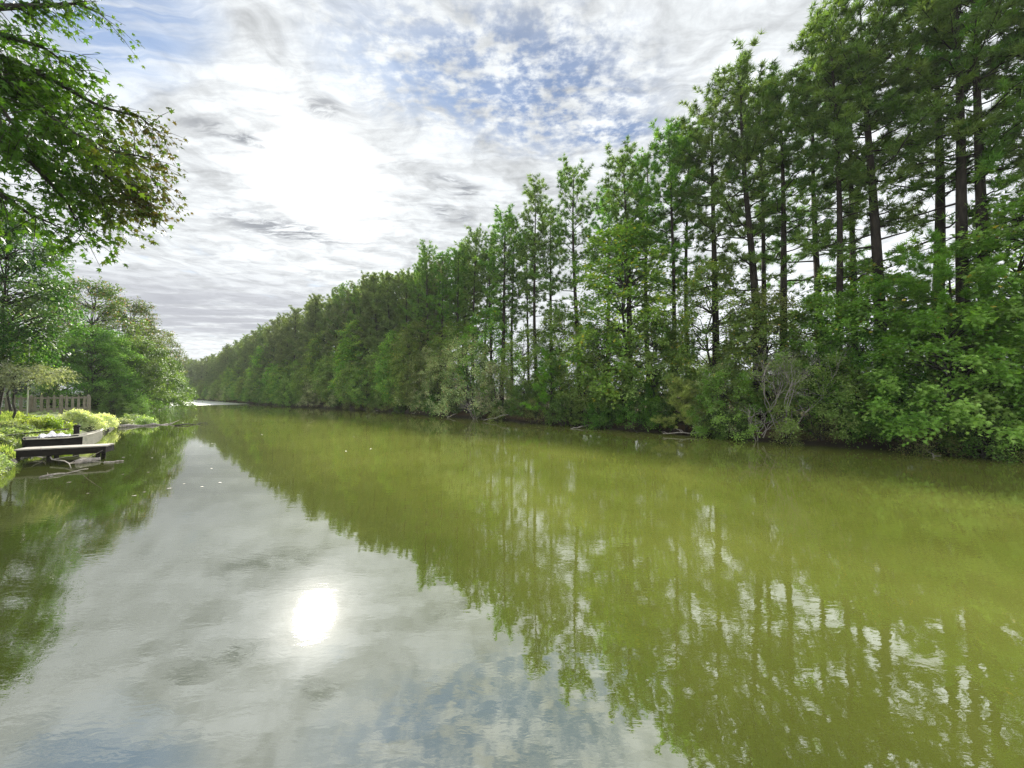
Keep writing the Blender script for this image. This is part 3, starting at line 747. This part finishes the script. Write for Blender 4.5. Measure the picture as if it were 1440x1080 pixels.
# ------------------------------------------------------------------ left bank: fence, house, garden
def build_fence():
    A = at(-60, 560, 17.0); B = at(130, 560, 21.5)
    A.z = B.z = 0
    L = (B - A).length; d = (B - A).normalized()
    e = empty('picket_fence', (A.x, A.y, 0), math.atan2(d.y, d.x), 'weathered wooden picket fence with dog-eared tops behind the garden plants', 'fence')
    za = lambda x: .86 + .04 * x / L
    k = 0; x = 0.05
    posts = [0.1 + i * (L - .2) / 4 for i in range(5)]
    def seg(z0, z1, y0, y1, name):
        for i in range(4):
            mb = MB(); x0, x1 = posts[i], posts[i + 1]
            mb.add([(x0, y0, za(x0) + z0), (x1, y0, za(x1) + z0), (x1, y1, za(x1) + z0), (x0, y1, za(x0) + z0), (x0, y0, za(x0) + z1), (x1, y0, za(x1) + z1), (x1, y1, za(x1) + z1), (x0, y1, za(x0) + z1)],
                   [(0, 3, 2, 1), (4, 5, 6, 7), (0, 1, 5, 4), (1, 2, 6, 5), (2, 3, 7, 6), (3, 0, 4, 7)])
            mb.build(name, M['fence'], e)
    seg(.25, .34, .026, .066, 'rail'); seg(.82, .91, .026, .066, 'rail')
    for px_ in posts:
        mb = MB(); z = za(px_)
        mb.box(px_ - .05, px_ + .05, .07, .17, z - .9, z + .98)
        mb.add([(px_ - .05, .07, z + .98), (px_ + .05, .07, z + .98), (px_ + .05, .17, z + .98), (px_ - .05, .17, z + .98), (px_, .12, z + 1.05)], [(0, 1, 4), (1, 2, 4), (2, 3, 4), (3, 0, 4)])
        mb.build('post', M['fence'], e)
    while x < L - .1:
        z = za(x); w = .055; hgt = 1.08 - .14 * x / L + random.uniform(-.02, .02) + (.06 if k % 2 else 0); l = random.uniform(-.012, .012)
        pr = [(-w, -.22), (w, -.22), (w + l, hgt - .14), (w * .55 + l, hgt - .10), (w * .7 + l, hgt - .06), (l, hgt), (-w * .7 + l, hgt - .06), (-w * .55 + l, hgt - .10), (-w + l, hgt - .14)]
        n = len(pr)
        v = [(x + a, 0, z + b) for a, b in pr] + [(x + a, .022, z + b) for a, b in pr]
        mb = MB(); mb.add(v, [tuple(range(n)), tuple(reversed(range(n, 2 * n)))] + [(i, i + n, (i + 1) % n + n, (i + 1) % n) for i in range(n)])
        mb.build('picket', M['fence'], e)
        x += .235; k += 1
build_fence()

def build_house():
    c = at(-52, 535, 23.5); c.z = gz(c)
    e = empty('house', c, R(40), 'white house with a grey porch roof half hidden behind the fence and leaves', 'house')
    mb = MB(); mb.box(-3, 3, .3, 5, -.5, 3.1); mb.build('wall', M['siding'], e)
    mb = MB()
    mb.add([(-3.4, -.1, 3.05), (3.4, -.1, 3.05), (3.4, 2.6, 4.5), (-3.4, 2.6, 4.5), (3.4, 5.4, 3.05), (-3.4, 5.4, 3.05), (-3.4, -.1, 3.2), (3.4, -.1, 3.2), (3.4, 2.6, 4.67), (-3.4, 2.6, 4.67), (3.4, 5.4, 3.2), (-3.4, 5.4, 3.2)],
           [(0, 1, 2, 3), (3, 2, 4, 5), (6, 9, 8, 7), (9, 11, 10, 8), (0, 6, 7, 1), (5, 4, 10, 11), (0, 3, 9, 6), (3, 5, 11, 9), (1, 7, 8, 2), (2, 8, 10, 4)])
    mb.build('roof', M['roof'], e)
    mb = MB()
    mb.add([(-3.2, -1.9, 1.55), (1.6, -1.9, 1.55), (1.6, .29, 2.15), (-3.2, .29, 2.15), (-3.2, -1.9, 1.65), (1.6, -1.9, 1.65), (1.6, .29, 2.25), (-3.2, .29, 2.25)], [(0, 3, 2, 1), (4, 5, 6, 7), (0, 1, 5, 4), (1, 2, 6, 5), (2, 3, 7, 6), (3, 0, 4, 7)])
    mb.build('porch_roof', M['roof'], e)
    for x in (-3.0, -.8, 1.4):
        mb = MB(); mb.box(x - .06, x + .06, -1.8, -1.68, -.5, 1.57); mb.build('porch_post', M['paint'], e)
    for x in (-1.9, 2.2):
        f = MB()
        for (x0, x1, z0, z1) in ((-.5, -.42, .4, 1.5), (.42, .5, .4, 1.5), (-.42, .42, .4, .48), (-.42, .42, 1.42, 1.5)): f.box(x + x0, x + x1, .24, .297, z0, z1)
        w = f.build('window', M['paint'], e)
        g = MB(); g.box(x - .42, x + .42, .27, .298, .48, 1.42); g.build('pane', M['glass'], w)
build_house()

def build_pole():
    p = at(39, 560, 16.2); p.z = gz(p)
    e = empty('garden_pole', p, 0, 'slim white pole standing before the picket fence', 'pole')
    mb = MB(); mb.tube([(0, 0, -.3), (0, 0, 3.4)], [.022, .018], 10); mb.build('shaft', M['paint'], e, True)
    mb = MB(); mb.tube([(0, 0, 3.4), (0, 0, 3.43), (0, 0, 3.5)], [.045, .05, .01], 10); mb.build('cap', M['paint'], e, True)
build_pole()

perennial = broad(h=.95, w=.62, z0=.08, clumps=40, cr=.26, twigs=16, per=4, leaf=.12, tmpl=OVAL, pal=[(.055, .10, .015), (.12, .17, .025), (.23, .28, .06)], stems=7, r0=.012, flat=.8, droop=.15, prof=lambda u: .6 + .4 * u)
rounded = broad(h=1.0, w=.95, z0=.1, clumps=70, cr=.26, twigs=22, per=4, leaf=.085, tmpl=OVAL, pal=[(.10, .14, .06), (.24, .27, .17), (.42, .41, .32)], stems=5, r0=.02, prof=lambda u: math.sqrt(max(0, 1 - u ** 2)) * .95 + .05, up=1.0)
weeping = broad(h=2.0, w=1.1, z0=1.62, clumps=30, cr=.42, twigs=20, per=7, leaf=.09, tmpl=LANCE, pal=[(.065, .085, .055), (.12, .14, .095), (.21, .225, .17)], flat=.4, droop=.75, r0=.04, prof=lambda u: 1 - .6 * u ** 2)
groundcov = broad(h=.5, w=.6, z0=.02, clumps=40, cr=.2, twigs=18, per=5, leaf=.07, tmpl=OVAL, pal=[(.04, .075, .022), (.10, .14, .05), (.21, .25, .12)], stems=5, r0=.01, prof=lambda u: 1 - .5 * u, up=1.0)
left('weeping_shrub', weeping, 20, 0, 15.0, 2.55, 'pale grey-green weeping shrub on a dark leaning stem before the fence', 'shrub', 1.15, 1.2)
left('weeping_shrub', weeping, -40, 0, 14.2, 2.2, 'pale weeping shrub just beyond the left edge of the photo', 'shrub', 1.0, 2.0)
pl = [(44, 14.6, .62, 'nearest the lawn'), (58, 15.2, .66, 'second from the lawn'), (72, 15.4, .66, 'third from the lawn'), (88, 15.9, .62, 'by the pale rounded shrubs'), (62, 14.3, .5, 'low at the front beside the boat'), (80, 14.6, .55, 'at the front right behind the boat'), (34, 15.6, .6, 'at the foot of the fence'), (98, 15.4, .5, 'smallest, beside the dark post')]
for px, Y, hh, w_ in pl:
    left('perennial_plant', perennial, px, 0, Y, hh, f'yellow-green leafy garden plant {w_}', 'garden plant', 1.1, None, 'yellow-green garden plants')
for px, Y, hh, w_ in [(108, 18.6, .85, 'behind, nearest the fence end'), (126, 18.8, .8, 'in the middle of the trio'), (144, 20.6, .8, 'nearest the water')]:
    left('rounded_shrub', rounded, px, 0, Y, hh, f'pale cream-topped rounded shrub {w_}', 'shrub', 1.05, None, 'pale rounded shrubs')
for i in range(10):
    s_ = 11.8 + i * .5
    p = st(s_, float(tl(s_)) - .05); p.z = .1
    plant('ground_cover_plant', groundcov, p, i * 1.9, random.uniform(.5, .7), 'pale ground cover hanging over the dark edge of the lawn', 'garden plant', 'ground cover along the lawn edge')
for px, Y, hh, w_ in [(8, 13.6, .45, 'at the left edge of the bank'), (30, 13.9, .45, 'behind the boat stern'), (20, 12.9, .5, 'on the lip of the lawn'), (48, 13.9, .4, 'touching the boat side'), (2, 12.6, .5, 'nearest the camera on the bank'), (4, 11.9, .34, 'hanging over the dark lip of the bank'), (22, 11.9, .26, 'between the dock and the lawn'), (-14, 11.6, .45, 'at the corner of the bank, cut by the photo edge'), (170, 24, .7, 'under the dark trees by the log'), (186, 25.5, .9, 'trailing into the water beyond the log')]:
    left('ground_cover_plant', groundcov, px, 0, Y, hh, f'low pale leafy plant {w_}', 'garden plant', 1.2, None, 'low leafy bank plants')
for px, Y, hh, me, w_ in [(196, 27, 1.6, under_b, 'shaded shrub dipping into the water under the overhanging trees'), (160, 25.5, 1.8, under_a, 'dark shrub in the shade past the fence end'), (178, 30, 2.2, under_a, 'dark shrub in deep shade below the round spreading tree'), (214, 36, 2.4, under_b, 'leafy shrub trailing in the water below the far spreading tree')]:
    left('shrub', me, px, 0, Y, hh, w_, 'shrub', 1.1)

def build_grass():
    n = 16000
    px = RNG.uniform(-60, 60, n); Y = RNG.uniform(11.0, 16.5, n)
    X = (px - 720) / 540 * Y
    s_ = X * U.x + Y * U.y; t_ = X * N.x + Y * N.y
    z = ground_z(s_, t_)
    keep = z > .12
    o = np.stack([X, Y, z - .02], 1)[keep]; n = len(o)
    d = RNG.normal(0, .45, (n, 3)); d[:, 2] = 1
    V, T, c = scatter((np.array([(-.06, 0, 0), (.06, 0, 0), (0.0, .6, .06), (0, 1, .22)]), np.array([(0, 1, 2), (0, 2, 3)])), o, d, RNG.normal(0, 1, (n, 3)), RNG.uniform(.10, .26, n), tones(n, [(.04, .075, .02), (.10, .135, .045), (.22, .24, .12)], None, .3))
    ob = bpy.data.objects.new('grass', tri_mesh('grass', V, T, c, M['leaf'])); COL.objects.link(ob)
    tag(ob, kind='stuff')
build_grass()

# ------------------------------------------------------------------ dock, boat, post, driftwood
def frame_of(a, b):
    d = (b - a); d.z = 0
    return d.length, math.atan2(d.y, d.x)
def build_dock():
    A = at(30, 634, 10.9); B = at(150, 628, 11.75)
    A.z = B.z = 0
    L, rz = frame_of(A, B)
    e = empty('dock', (A.x, A.y, 0), rz, 'low dark timber dock with a pale sunlit top beside the boat', 'dock')
    W = .62
    for i in range(5):
        y0 = .02 + i * W / 5
        mb = MB(); mb.box(-.15 + random.uniform(-.03, .0), L + random.uniform(-.02, .03), y0, y0 + W / 5 - .012, .375, .41); mb.build('deck_board', M['timber_pale'], e)
    mb = MB(); mb.box(-.1, L - .02, 0, .06, .19, .372); mb.build('side_beam', M['timber_dark'], e)
    mb = MB(); mb.box(-.1, L - .02, W - .06, W, .19, .372); mb.build('side_beam', M['timber_dark'], e)
    mb = MB(); mb.box(L - .075, L - .021, .062, W - .062, .20, .37); mb.build('end_beam', M['timber_dark'], e)
    for (x, y) in ((.5, .10), (.5, W - .12), (L - .22, .12), (L - .22, W - .12)):
        mb = MB(); mb.tube([(x, y, -1.0), (x, y, .37)], [.055, .05], 10); mb.build('pile', M['timber_dark'], e, True)
build_dock()

def build_boat():
    A = at(34, 626, 12.2); B = at(144, 610, 13.6)
    A.z = B.z = 0
    L, rz = frame_of(A, B)
    e = empty('boat', (A.x, A.y, 0.10), rz, 'small flat wooden rowboat with a pale bow pulled in behind the dock', 'boat')
    # hull sections along x: (x, half beam at the gunwale, half beam at the floor, floor z, gunwale z)
    sec = [(0, .40, .33, .10, .46), (L * .25, .44, .36, .08, .44), (L * .5, .45, .36, .07, .43), (L * .7, .42, .32, .08, .45), (L * .85, .32, .21, .13, .50), (L * .95, .18, .09, .22, .56), (L, .05, .02, .34, .62)]
    def hull(i0, i1, name, mat, y=.5):
        th = .03
        mb = MB(); v = []; f = []
        ss_ = sec[i0:i1 + 1]
        for (x, a, b, z0, z1) in ss_:
            v += [(x, -a, z1), (x, -b, z0), (x, b, z0), (x, a, z1), (x, a - th, z1), (x, max(b - th, .006), z0 + th), (x, -max(b - th, .006), z0 + th), (x, -a + th, z1)]
        for i in range(len(ss_) - 1):
            for k in range(8): f.append((i * 8 + k, i * 8 + (k + 1) % 8, (i + 1) * 8 + (k + 1) % 8, (i + 1) * 8 + k))
        f.append(tuple(range(7, -1, -1))); f.append(tuple((len(ss_) - 1) * 8 + k for k in range(8)))
        o = None
        mb.add(v, f); o = mb.build(name, mat, e); return o
    hull(0, 3, 'hull', M['boat_dark']); hull(3, 6, 'bow', M['boat_pale'])
    mb = MB(); mb.box(-.03, 0, -.39, .39, .10, .45); mb.build('transom', M['boat_dark'], e)
    for sgn in (-1, 1):
        mb = MB(); pts = [Vector((x, sgn * (a + .008), z1 + .012)) for (x, a, b, z0, z1) in sec]
        mb.tube(pts, [.022] * len(pts), 6); mb.build('gunwale', M['boat_pale'], e, True)
    for x in (L * .28, L * .62):
        mb = MB(); mb.box(x - .10, x + .10, -.39, .39, .335, .36); mb.build('seat', M['timber_pale'], e)
    mb = MB(); mb.add([(L * .80, -.34, .475), (L * .95, -.15, .545), (L * .95, .15, .545), (L * .80, .34, .475), (L * .80, -.34, .455), (L * .95, -.15, .525), (L * .95, .15, .525), (L * .80, .34, .455)],
                      [(0, 1, 2, 3), (4, 7, 6, 5), (0, 4, 5, 1), (1, 5, 6, 2), (2, 6, 7, 3), (3, 7, 4, 0)]); mb.build('bow_deck', M['boat_pale'], e)
    # crumpled tarp lying across the stern
    tb = MB(); nx, ny = 22, 12; v = []; f = []
    for i in range(nx):
        for j in range(ny):
            x = .28 + (L * .5 - .2) * i / (nx - 1); y = -.42 + .84 * j / (ny - 1)
            z = .50 + .07 * math.sin(i * .9 + j * .5) * math.sin(j * .8) + .10 * math.exp(-((i - 9) / 5) ** 2 - ((j - 5) / 4) ** 2) + random.uniform(-.015, .015)
            v.append((x, y, z))
    for i in range(nx - 1):
        for j in range(ny - 1): f.append((i * ny + j, (i + 1) * ny + j, (i + 1) * ny + j + 1, i * ny + j + 1))
    n = len(v); v += [(x, y, z - .01) for x, y, z in v]; f += [tuple(reversed([q + n for q in k])) for k in list(f)]
    tb.add(v, f)
    o = tb.build('tarp', M['tarp'], None); o.location = (A.x, A.y, .10); o.rotation_euler = (0, 0, rz)
    tag(o, 'crumpled white tarp lying across the stern of the boat', 'tarp')
    ob = MB(); ob.tube([(0, 0, 0), (.55, .04, .02), (1.1, .02, .05)], [.018, .018, .016], 7)
    oe = empty('oar', e.location + Vector((0, 0, .62)), rz + .45, 'dark oar resting across the boat beside the white tarp', 'oar')
    ob.build('shaft', M['timber_dark'], oe, True)
    bl = MB(); bl.add([(-.42, -.05, -.03), (-.40, .06, -.03), (0, .025, .0), (0, -.025, 0), (-.42, -.05, -.012), (-.40, .06, -.012), (0, .025, .018), (0, -.025, .018)], [(0, 1, 2, 3), (7, 6, 5, 4), (0, 4, 5, 1), (1, 5, 6, 2), (2, 6, 7, 3), (3, 7, 4, 0)])
    bl.build('blade', M['timber_dark'], oe)
    return e
build_boat()

def build_post():
    p = at(107, 615, 13.9); p.z = 0
    e = empty('mooring_post', p, 0, 'short dark mooring post standing behind the boat', 'post')
    mb = MB(); mb.tube([(0, 0, -.9), (.01, 0, .3), (.015, 0, .80)], [.085, .08, .078], 12); mb.build('shaft', M['timber_dark'], e, True)
    mb = MB(); mb.tube([(.015, 0, .80), (.015, 0, .83), (.015, 0, .86)], [.10, .10, .05], 12); mb.build('cap', M['timber_dark'], e, True)
build_post()

def log_thing(name, p0, p1, r, label, cat, mat, n=6, jit=.03, fork=0):
    base = Vector((p0.x, p0.y, 0))
    mb = MB(); pts = [p - base for p in bend(p0, p1, n=n, jit=jit)]
    mb.tube(pts, [r * (1 - .55 * i / n) for i in range(n + 1)], 7)
    for k in range(fork):
        j = random.randint(1, n - 1); L = (p1 - p0).length * random.uniform(.18, .4)
        d = (p1 - p0).normalized() * .7 + Vector((random.uniform(-.7, .7), random.uniform(-.7, .7), random.uniform(.0, .35)))
        q = pts[j] + d * L
        mb.tube(bend(pts[j], q, n=3, jit=.08), [r * .5, r * .4, r * .3, r * .15], 5)
    o = mb.build(name, mat, None, True); o.location = base
    return tag(o, label, cat)
W = lambda px, py, z=.02: (lambda p: Vector((p.x, p.y, z)))(at(px, py, H0 / -(ray(px, py).z / ray(px, py).y)))
log_thing('driftwood_log', W(168, 601, .05), W(236, 597, .03), .10, 'long pale driftwood log lying in the water past the rounded shrubs', 'log', M['dead'], fork=3)
log_thing('driftwood_log', W(162, 597, .12), W(206, 593, .05), .07, 'shorter pale log behind the long driftwood log', 'log', M['dead'], fork=2)
log_thing('driftwood_log', W(108, 652, .03), W(141, 648, .06), .085, 'thick pale log floating under the dock end', 'log', M['dead'])
log_thing('floating_stick', W(146, 651, .015), W(174, 649, .02), .03, 'pale stick poking out from the dock end', 'stick', M['dead'])
log_thing('fallen_branch', W(48, 644, .10), W(100, 660, .03), .022, 'bare pale branch fallen in the dark water before the dock', 'branch', M['dead'], fork=6)
log_thing('fallen_branch', W(56, 672, .02), W(124, 662, .05), .022, 'long thin bare branch lying flat in front of the forked one', 'branch', M['dead'], fork=2)
log_thing('floating_stick', W(246, 599, .02), W(292, 596, .05), .045, 'dark curved stick lying on the water before the bright glare', 'stick', M['bark'], jit=.05)
left('water_sprig', groundcov, 206, 0, 24.2, .8, 'small leafy sprig growing out of the end of the driftwood log', 'plant', .9)

for i in range(14):
    s_ = -3 + i * 3.3 + random.uniform(-.8, .8); t0 = float(tr(s_)) - random.uniform(-.1, .5)
    a = st(s_, t0 + .5, random.uniform(.15, .5)); b = st(s_ + random.uniform(-1.6, 1.6), t0 - random.uniform(.3, 1.0), random.uniform(-.05, .12))
    tag(log_thing('fallen_branch', a, b, random.uniform(.02, .05), 'bare grey branch fallen from the right bank into the shaded water', 'branch', M['dead'] if i % 2 else M['bark'], fork=3), None, None, 'fallen branches along the right waterline')
# floating leaves
leafm, g = material('floating_yellow_leaf')
inf = g.n('ShaderNodeObjectInfo').outputs['Random']
p = g.n('ShaderNodeBsdfPrincipled', {'Base Color': g.mix(inf, (.04, .035, .014), (.13, .11, .05)), 'Roughness': .5})
g.n('ShaderNodeOutputMaterial', {0: p.outputs[0]})
lv = MB(); T5 = STAR5[0]; lv.add([(x * .16, y * .16, .012 + z * .05) for x, y, z in T5], [tuple(f) for f in STAR5[1]])
lme = lv.mesh('floating_leaf', leafm)
for i in range(26):
    px = random.uniform(100, 330) if i < 20 else random.uniform(240, 700); py = random.uniform(606, 700) if i < 20 else random.uniform(590, 640)
    q = W(px, py, 0.0)
    if to_st(q)[1] < float(tl(to_st(q)[0])) + .4: continue
    o = bpy.data.objects.new('floating_leaf', lme); COL.objects.link(o); o.location = q; o.rotation_euler = (0, 0, random.uniform(0, 6.28)); o.scale = [random.uniform(.3, .55)] * 3
    tag(o, 'small yellowish leaf floating on the open water', 'leaf', 'fallen leaves floating on the water')

# ------------------------------------------------------------------ sky and sun
sd = ray(443, 865); sd.z = -sd.z; sd.normalize()
def pp(x, y):
    d = ray(x, y); return (d.x / d.z, d.y / d.z)
def build_world():
    w = bpy.data.worlds.new('World'); scene.world = w; w.use_nodes = True
    g = NT(w.node_tree)
    d = g.n('ShaderNodeTexCoord').outputs['Generated']
    sky = g.n('ShaderNodeTexSky', sky_type='NISHITA', sun_disc=False)
    sky.sun_elevation = math.asin(sd.z); sky.sun_rotation = math.atan2(sd.x, sd.y)
    sky.air_density = 1.0; sky.dust_density = .6; sky.ozone_density = 2.0
    sep = g.n('ShaderNodeSeparateXYZ', {0: d}).outputs
    dz = g.math('MAXIMUM', sep[2], .02)
    P = g.n('ShaderNodeCombineXYZ', {0: g.math('DIVIDE', sep[0], dz), 1: g.math('DIVIDE', sep[1], dz), 2: 0.0}).outputs[0]
    wv = g.n('ShaderNodeTexNoise', {'Vector': P, 'Scale': 2.2, 'Detail': 4, 'Roughness': .6}).outputs[1]
    Pw = g.vmath('ADD', P, g.vmath('MULTIPLY', g.vmath('SUBTRACT', wv, (.5, .5, .5)), (.22, .22, 0)))
    def blob(x, y, rx, ry, rot=0.0, soft=(0.35, 1.15)):
        c = pp(x, y)
        v = g.vmath('SUBTRACT', Pw, (c[0], c[1], 0))
        v = g.mapping(v, rot=(0, 0, -rot))
        v = g.vmath('MULTIPLY', v, (1 / rx, 1 / ry, 0))
        return g.ramp(g.vmath('LENGTH', v), soft[0], soft[1], 1.0, 0.0)
    mx = lambda *a: a[0] if len(a) == 1 else g.math('MAXIMUM', a[0], mx(*a[1:]))
    # holes where blue shows
    hole1 = blob(715, 125, .62, .36, R(15)); hole2 = blob(165, 45, .42, .20, R(-30)); hole3 = blob(850, 185, .28, .12, 0)
    Ps = g.vmath('ADD', P, g.vmath('MULTIPLY', g.vmath('SUBTRACT', wv, (.5, .5, .5)), (.06, .06, 0)))
    mott = g.noise(g.mapping(Ps, scale=(1, 1.15, 1)), 19, 6, .62, 0.0)
    big = g.noise(Pw, 2.4, 5, .6, .3)
    streak = g.noise(g.mapping(Pw, rot=(0, 0, R(38)), scale=(.7, 5, 1)), 3.0, 6, .6, .6)
    h1 = g.math('MULTIPLY', mx(hole1, hole3), g.ramp(g.math('ADD', g.math('MULTIPLY', mott, .46), g.math('ADD', g.math('MULTIPLY', g.noise(Ps, 7.5, 4, .6), .36), g.math('MULTIPLY', big, .25))), .45, .61))
    h2 = g.math('MULTIPLY', hole2, g.ramp(streak, .30, .62, .35, 1))
    rand_h = g.math('MULTIPLY', g.ramp(big, .60, .75), .35)
    hole = g.math('MINIMUM', mx(h1, h2, rand_h), 1.0)
    # grey bodies of thicker cloud
    grey = mx(blob(398, 322, .42, .22, R(40)), blob(645, 262, .17, .10, R(35)), blob(632, 300, .17, .10, R(20)), blob(325, 192, .18, .06, R(35)), g.math('MULTIPLY', blob(462, 155, .10, .09), .7))
    brk = g.ramp(g.noise(g.mapping(Pw, rot=(0, 0, R(30)), scale=(1, 2.6, 1)), 5.5, 6, .65, .4), .40, .60)
    grey = g.math('MULTIPLY', grey, brk)
    low = g.math('MULTIPLY', blob(290, 445, 3.2, 2.6, 0, (.3, 1.1)), g.ramp(g.noise(g.mapping(Pw, scale=(.5, 1.8, 1)), 1.6, 5, .6, .3), .26, .56))
    soft = g.ramp(g.noise(Pw, 4.5, 6, .6, .6), .35, .75)
    hi = g.ramp(sep[2], .18, .40, .25, 1.0)
    ripple = g.ramp(mott, .35, .7)
    dot = g.math('MAXIMUM', g.vmath('DOT_PRODUCT', g.vmath('NORMALIZE', d), tuple(sd)), 0.0)
    glow = g.math('ADD', g.math('MULTIPLY', g.math('POWER', dot, 6.0), .04), g.math('MULTIPLY', g.math('POWER', dot, 90.0), .22))
    glow = g.math('ADD', glow, g.math('MULTIPLY', g.math('POWER', dot, 420.0), 1.1))
    lum = g.math('ADD', g.math('MULTIPLY_ADD', soft, -.30, .70), glow)
    lum = g.math('MULTIPLY', lum, g.math('MULTIPLY_ADD', g.math('MULTIPLY', ripple, hi), -.10, 1.0))
    lum = g.math('MULTIPLY', lum, g.ramp(sep[1], .15, -.35, 1.0, 2.0))  # clouds behind the camera brightened as added fill light on the foliage
    lum = g.math('MULTIPLY', lum, g.math('MULTIPLY_ADD', g.math('MULTIPLY', g.ramp(streak, .42, .68), hi), -.20, 1.04))
    lum = g.math('MULTIPLY', lum, g.ramp(sep[0], .15, .65, 1.0, 1.3))
    cloud = g.mix(glow, (.93, .97, 1.0), (1.0, .985, .95))
    cloud = g.vmath('SCALE', cloud); cloud.node.inputs[3].default_value = 1.0
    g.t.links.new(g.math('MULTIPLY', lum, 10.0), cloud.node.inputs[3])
    cloud = g.mix(g.math('MULTIPLY', grey, .92), cloud, (2.1, 2.25, 2.5))
    cloud = g.mix(g.math('MULTIPLY', low, .85), cloud, (3.0, 3.1, 3.5))
    blue = g.mix(1.0, sky.outputs[0], (.46, .62, .80), 'MULTIPLY')
    c = g.mix(g.math('MULTIPLY', hole, .80), cloud, blue)
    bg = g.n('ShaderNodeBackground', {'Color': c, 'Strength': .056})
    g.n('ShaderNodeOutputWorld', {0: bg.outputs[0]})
build_world()
sl = bpy.data.lights.new('sun', 'SUN'); sl.energy = 5.0; sl.angle = R(4.2); sl.color = (1, .95, .86)
so = bpy.data.objects.new('sun', sl); COL.objects.link(so); so.rotation_euler = sd.to_track_quat('Z', 'Y').to_euler()

def build_haze():
    v = [st(a, b, z) for z in (-2.4, 40) for a, b in ((-80, -140), (-80, 140), (420, 140), (420, -300))]
    me = bpy.data.meshes.new('haze'); me.from_pydata([tuple(p) for p in v], [], [(0, 3, 2, 1), (4, 5, 6, 7), (0, 1, 5, 4), (1, 2, 6, 5), (2, 3, 7, 6), (3, 0, 4, 7)])
    m, g = material('pale_air')
    pv = g.n('ShaderNodeVolumePrincipled', {'Color': (.88, .92, .95, 1), 'Density': .0004, 'Anisotropy': 0.0})
    g.n('ShaderNodeOutputMaterial', {1: pv.outputs[0]})
    me.materials.append(m); o = bpy.data.objects.new('haze', me); COL.objects.link(o); tag(o, kind='stuff')
build_haze()

# ------------------------------------------------------------------ camera
cam = bpy.data.cameras.new('camera'); co = bpy.data.objects.new('camera', cam); COL.objects.link(co)
cam.sensor_width = 36; cam.lens = 36 * F / 1440; cam.clip_start = .05; cam.clip_end = 6000
co.location = (0, 0, H0); co.rotation_euler = (R(90) + PITCH, 0, 0)
scene.camera = co
scene.view_settings.view_transform = 'Standard'; scene.view_settings.look = 'None'
scene.view_settings.exposure = 1.4; scene.view_settings.gamma = 1.0
scene.cycles.max_bounces = 6; scene.cycles.diffuse_bounces = 3; scene.cycles.glossy_bounces = 3; scene.cycles.transmission_bounces = 3
scene.cycles.sample_clamp_indirect = 4.0
scene.cycles.use_denoising = True; scene.cycles.denoising_prefilter = 'NONE'
scene.cycles.use_adaptive_sampling = False
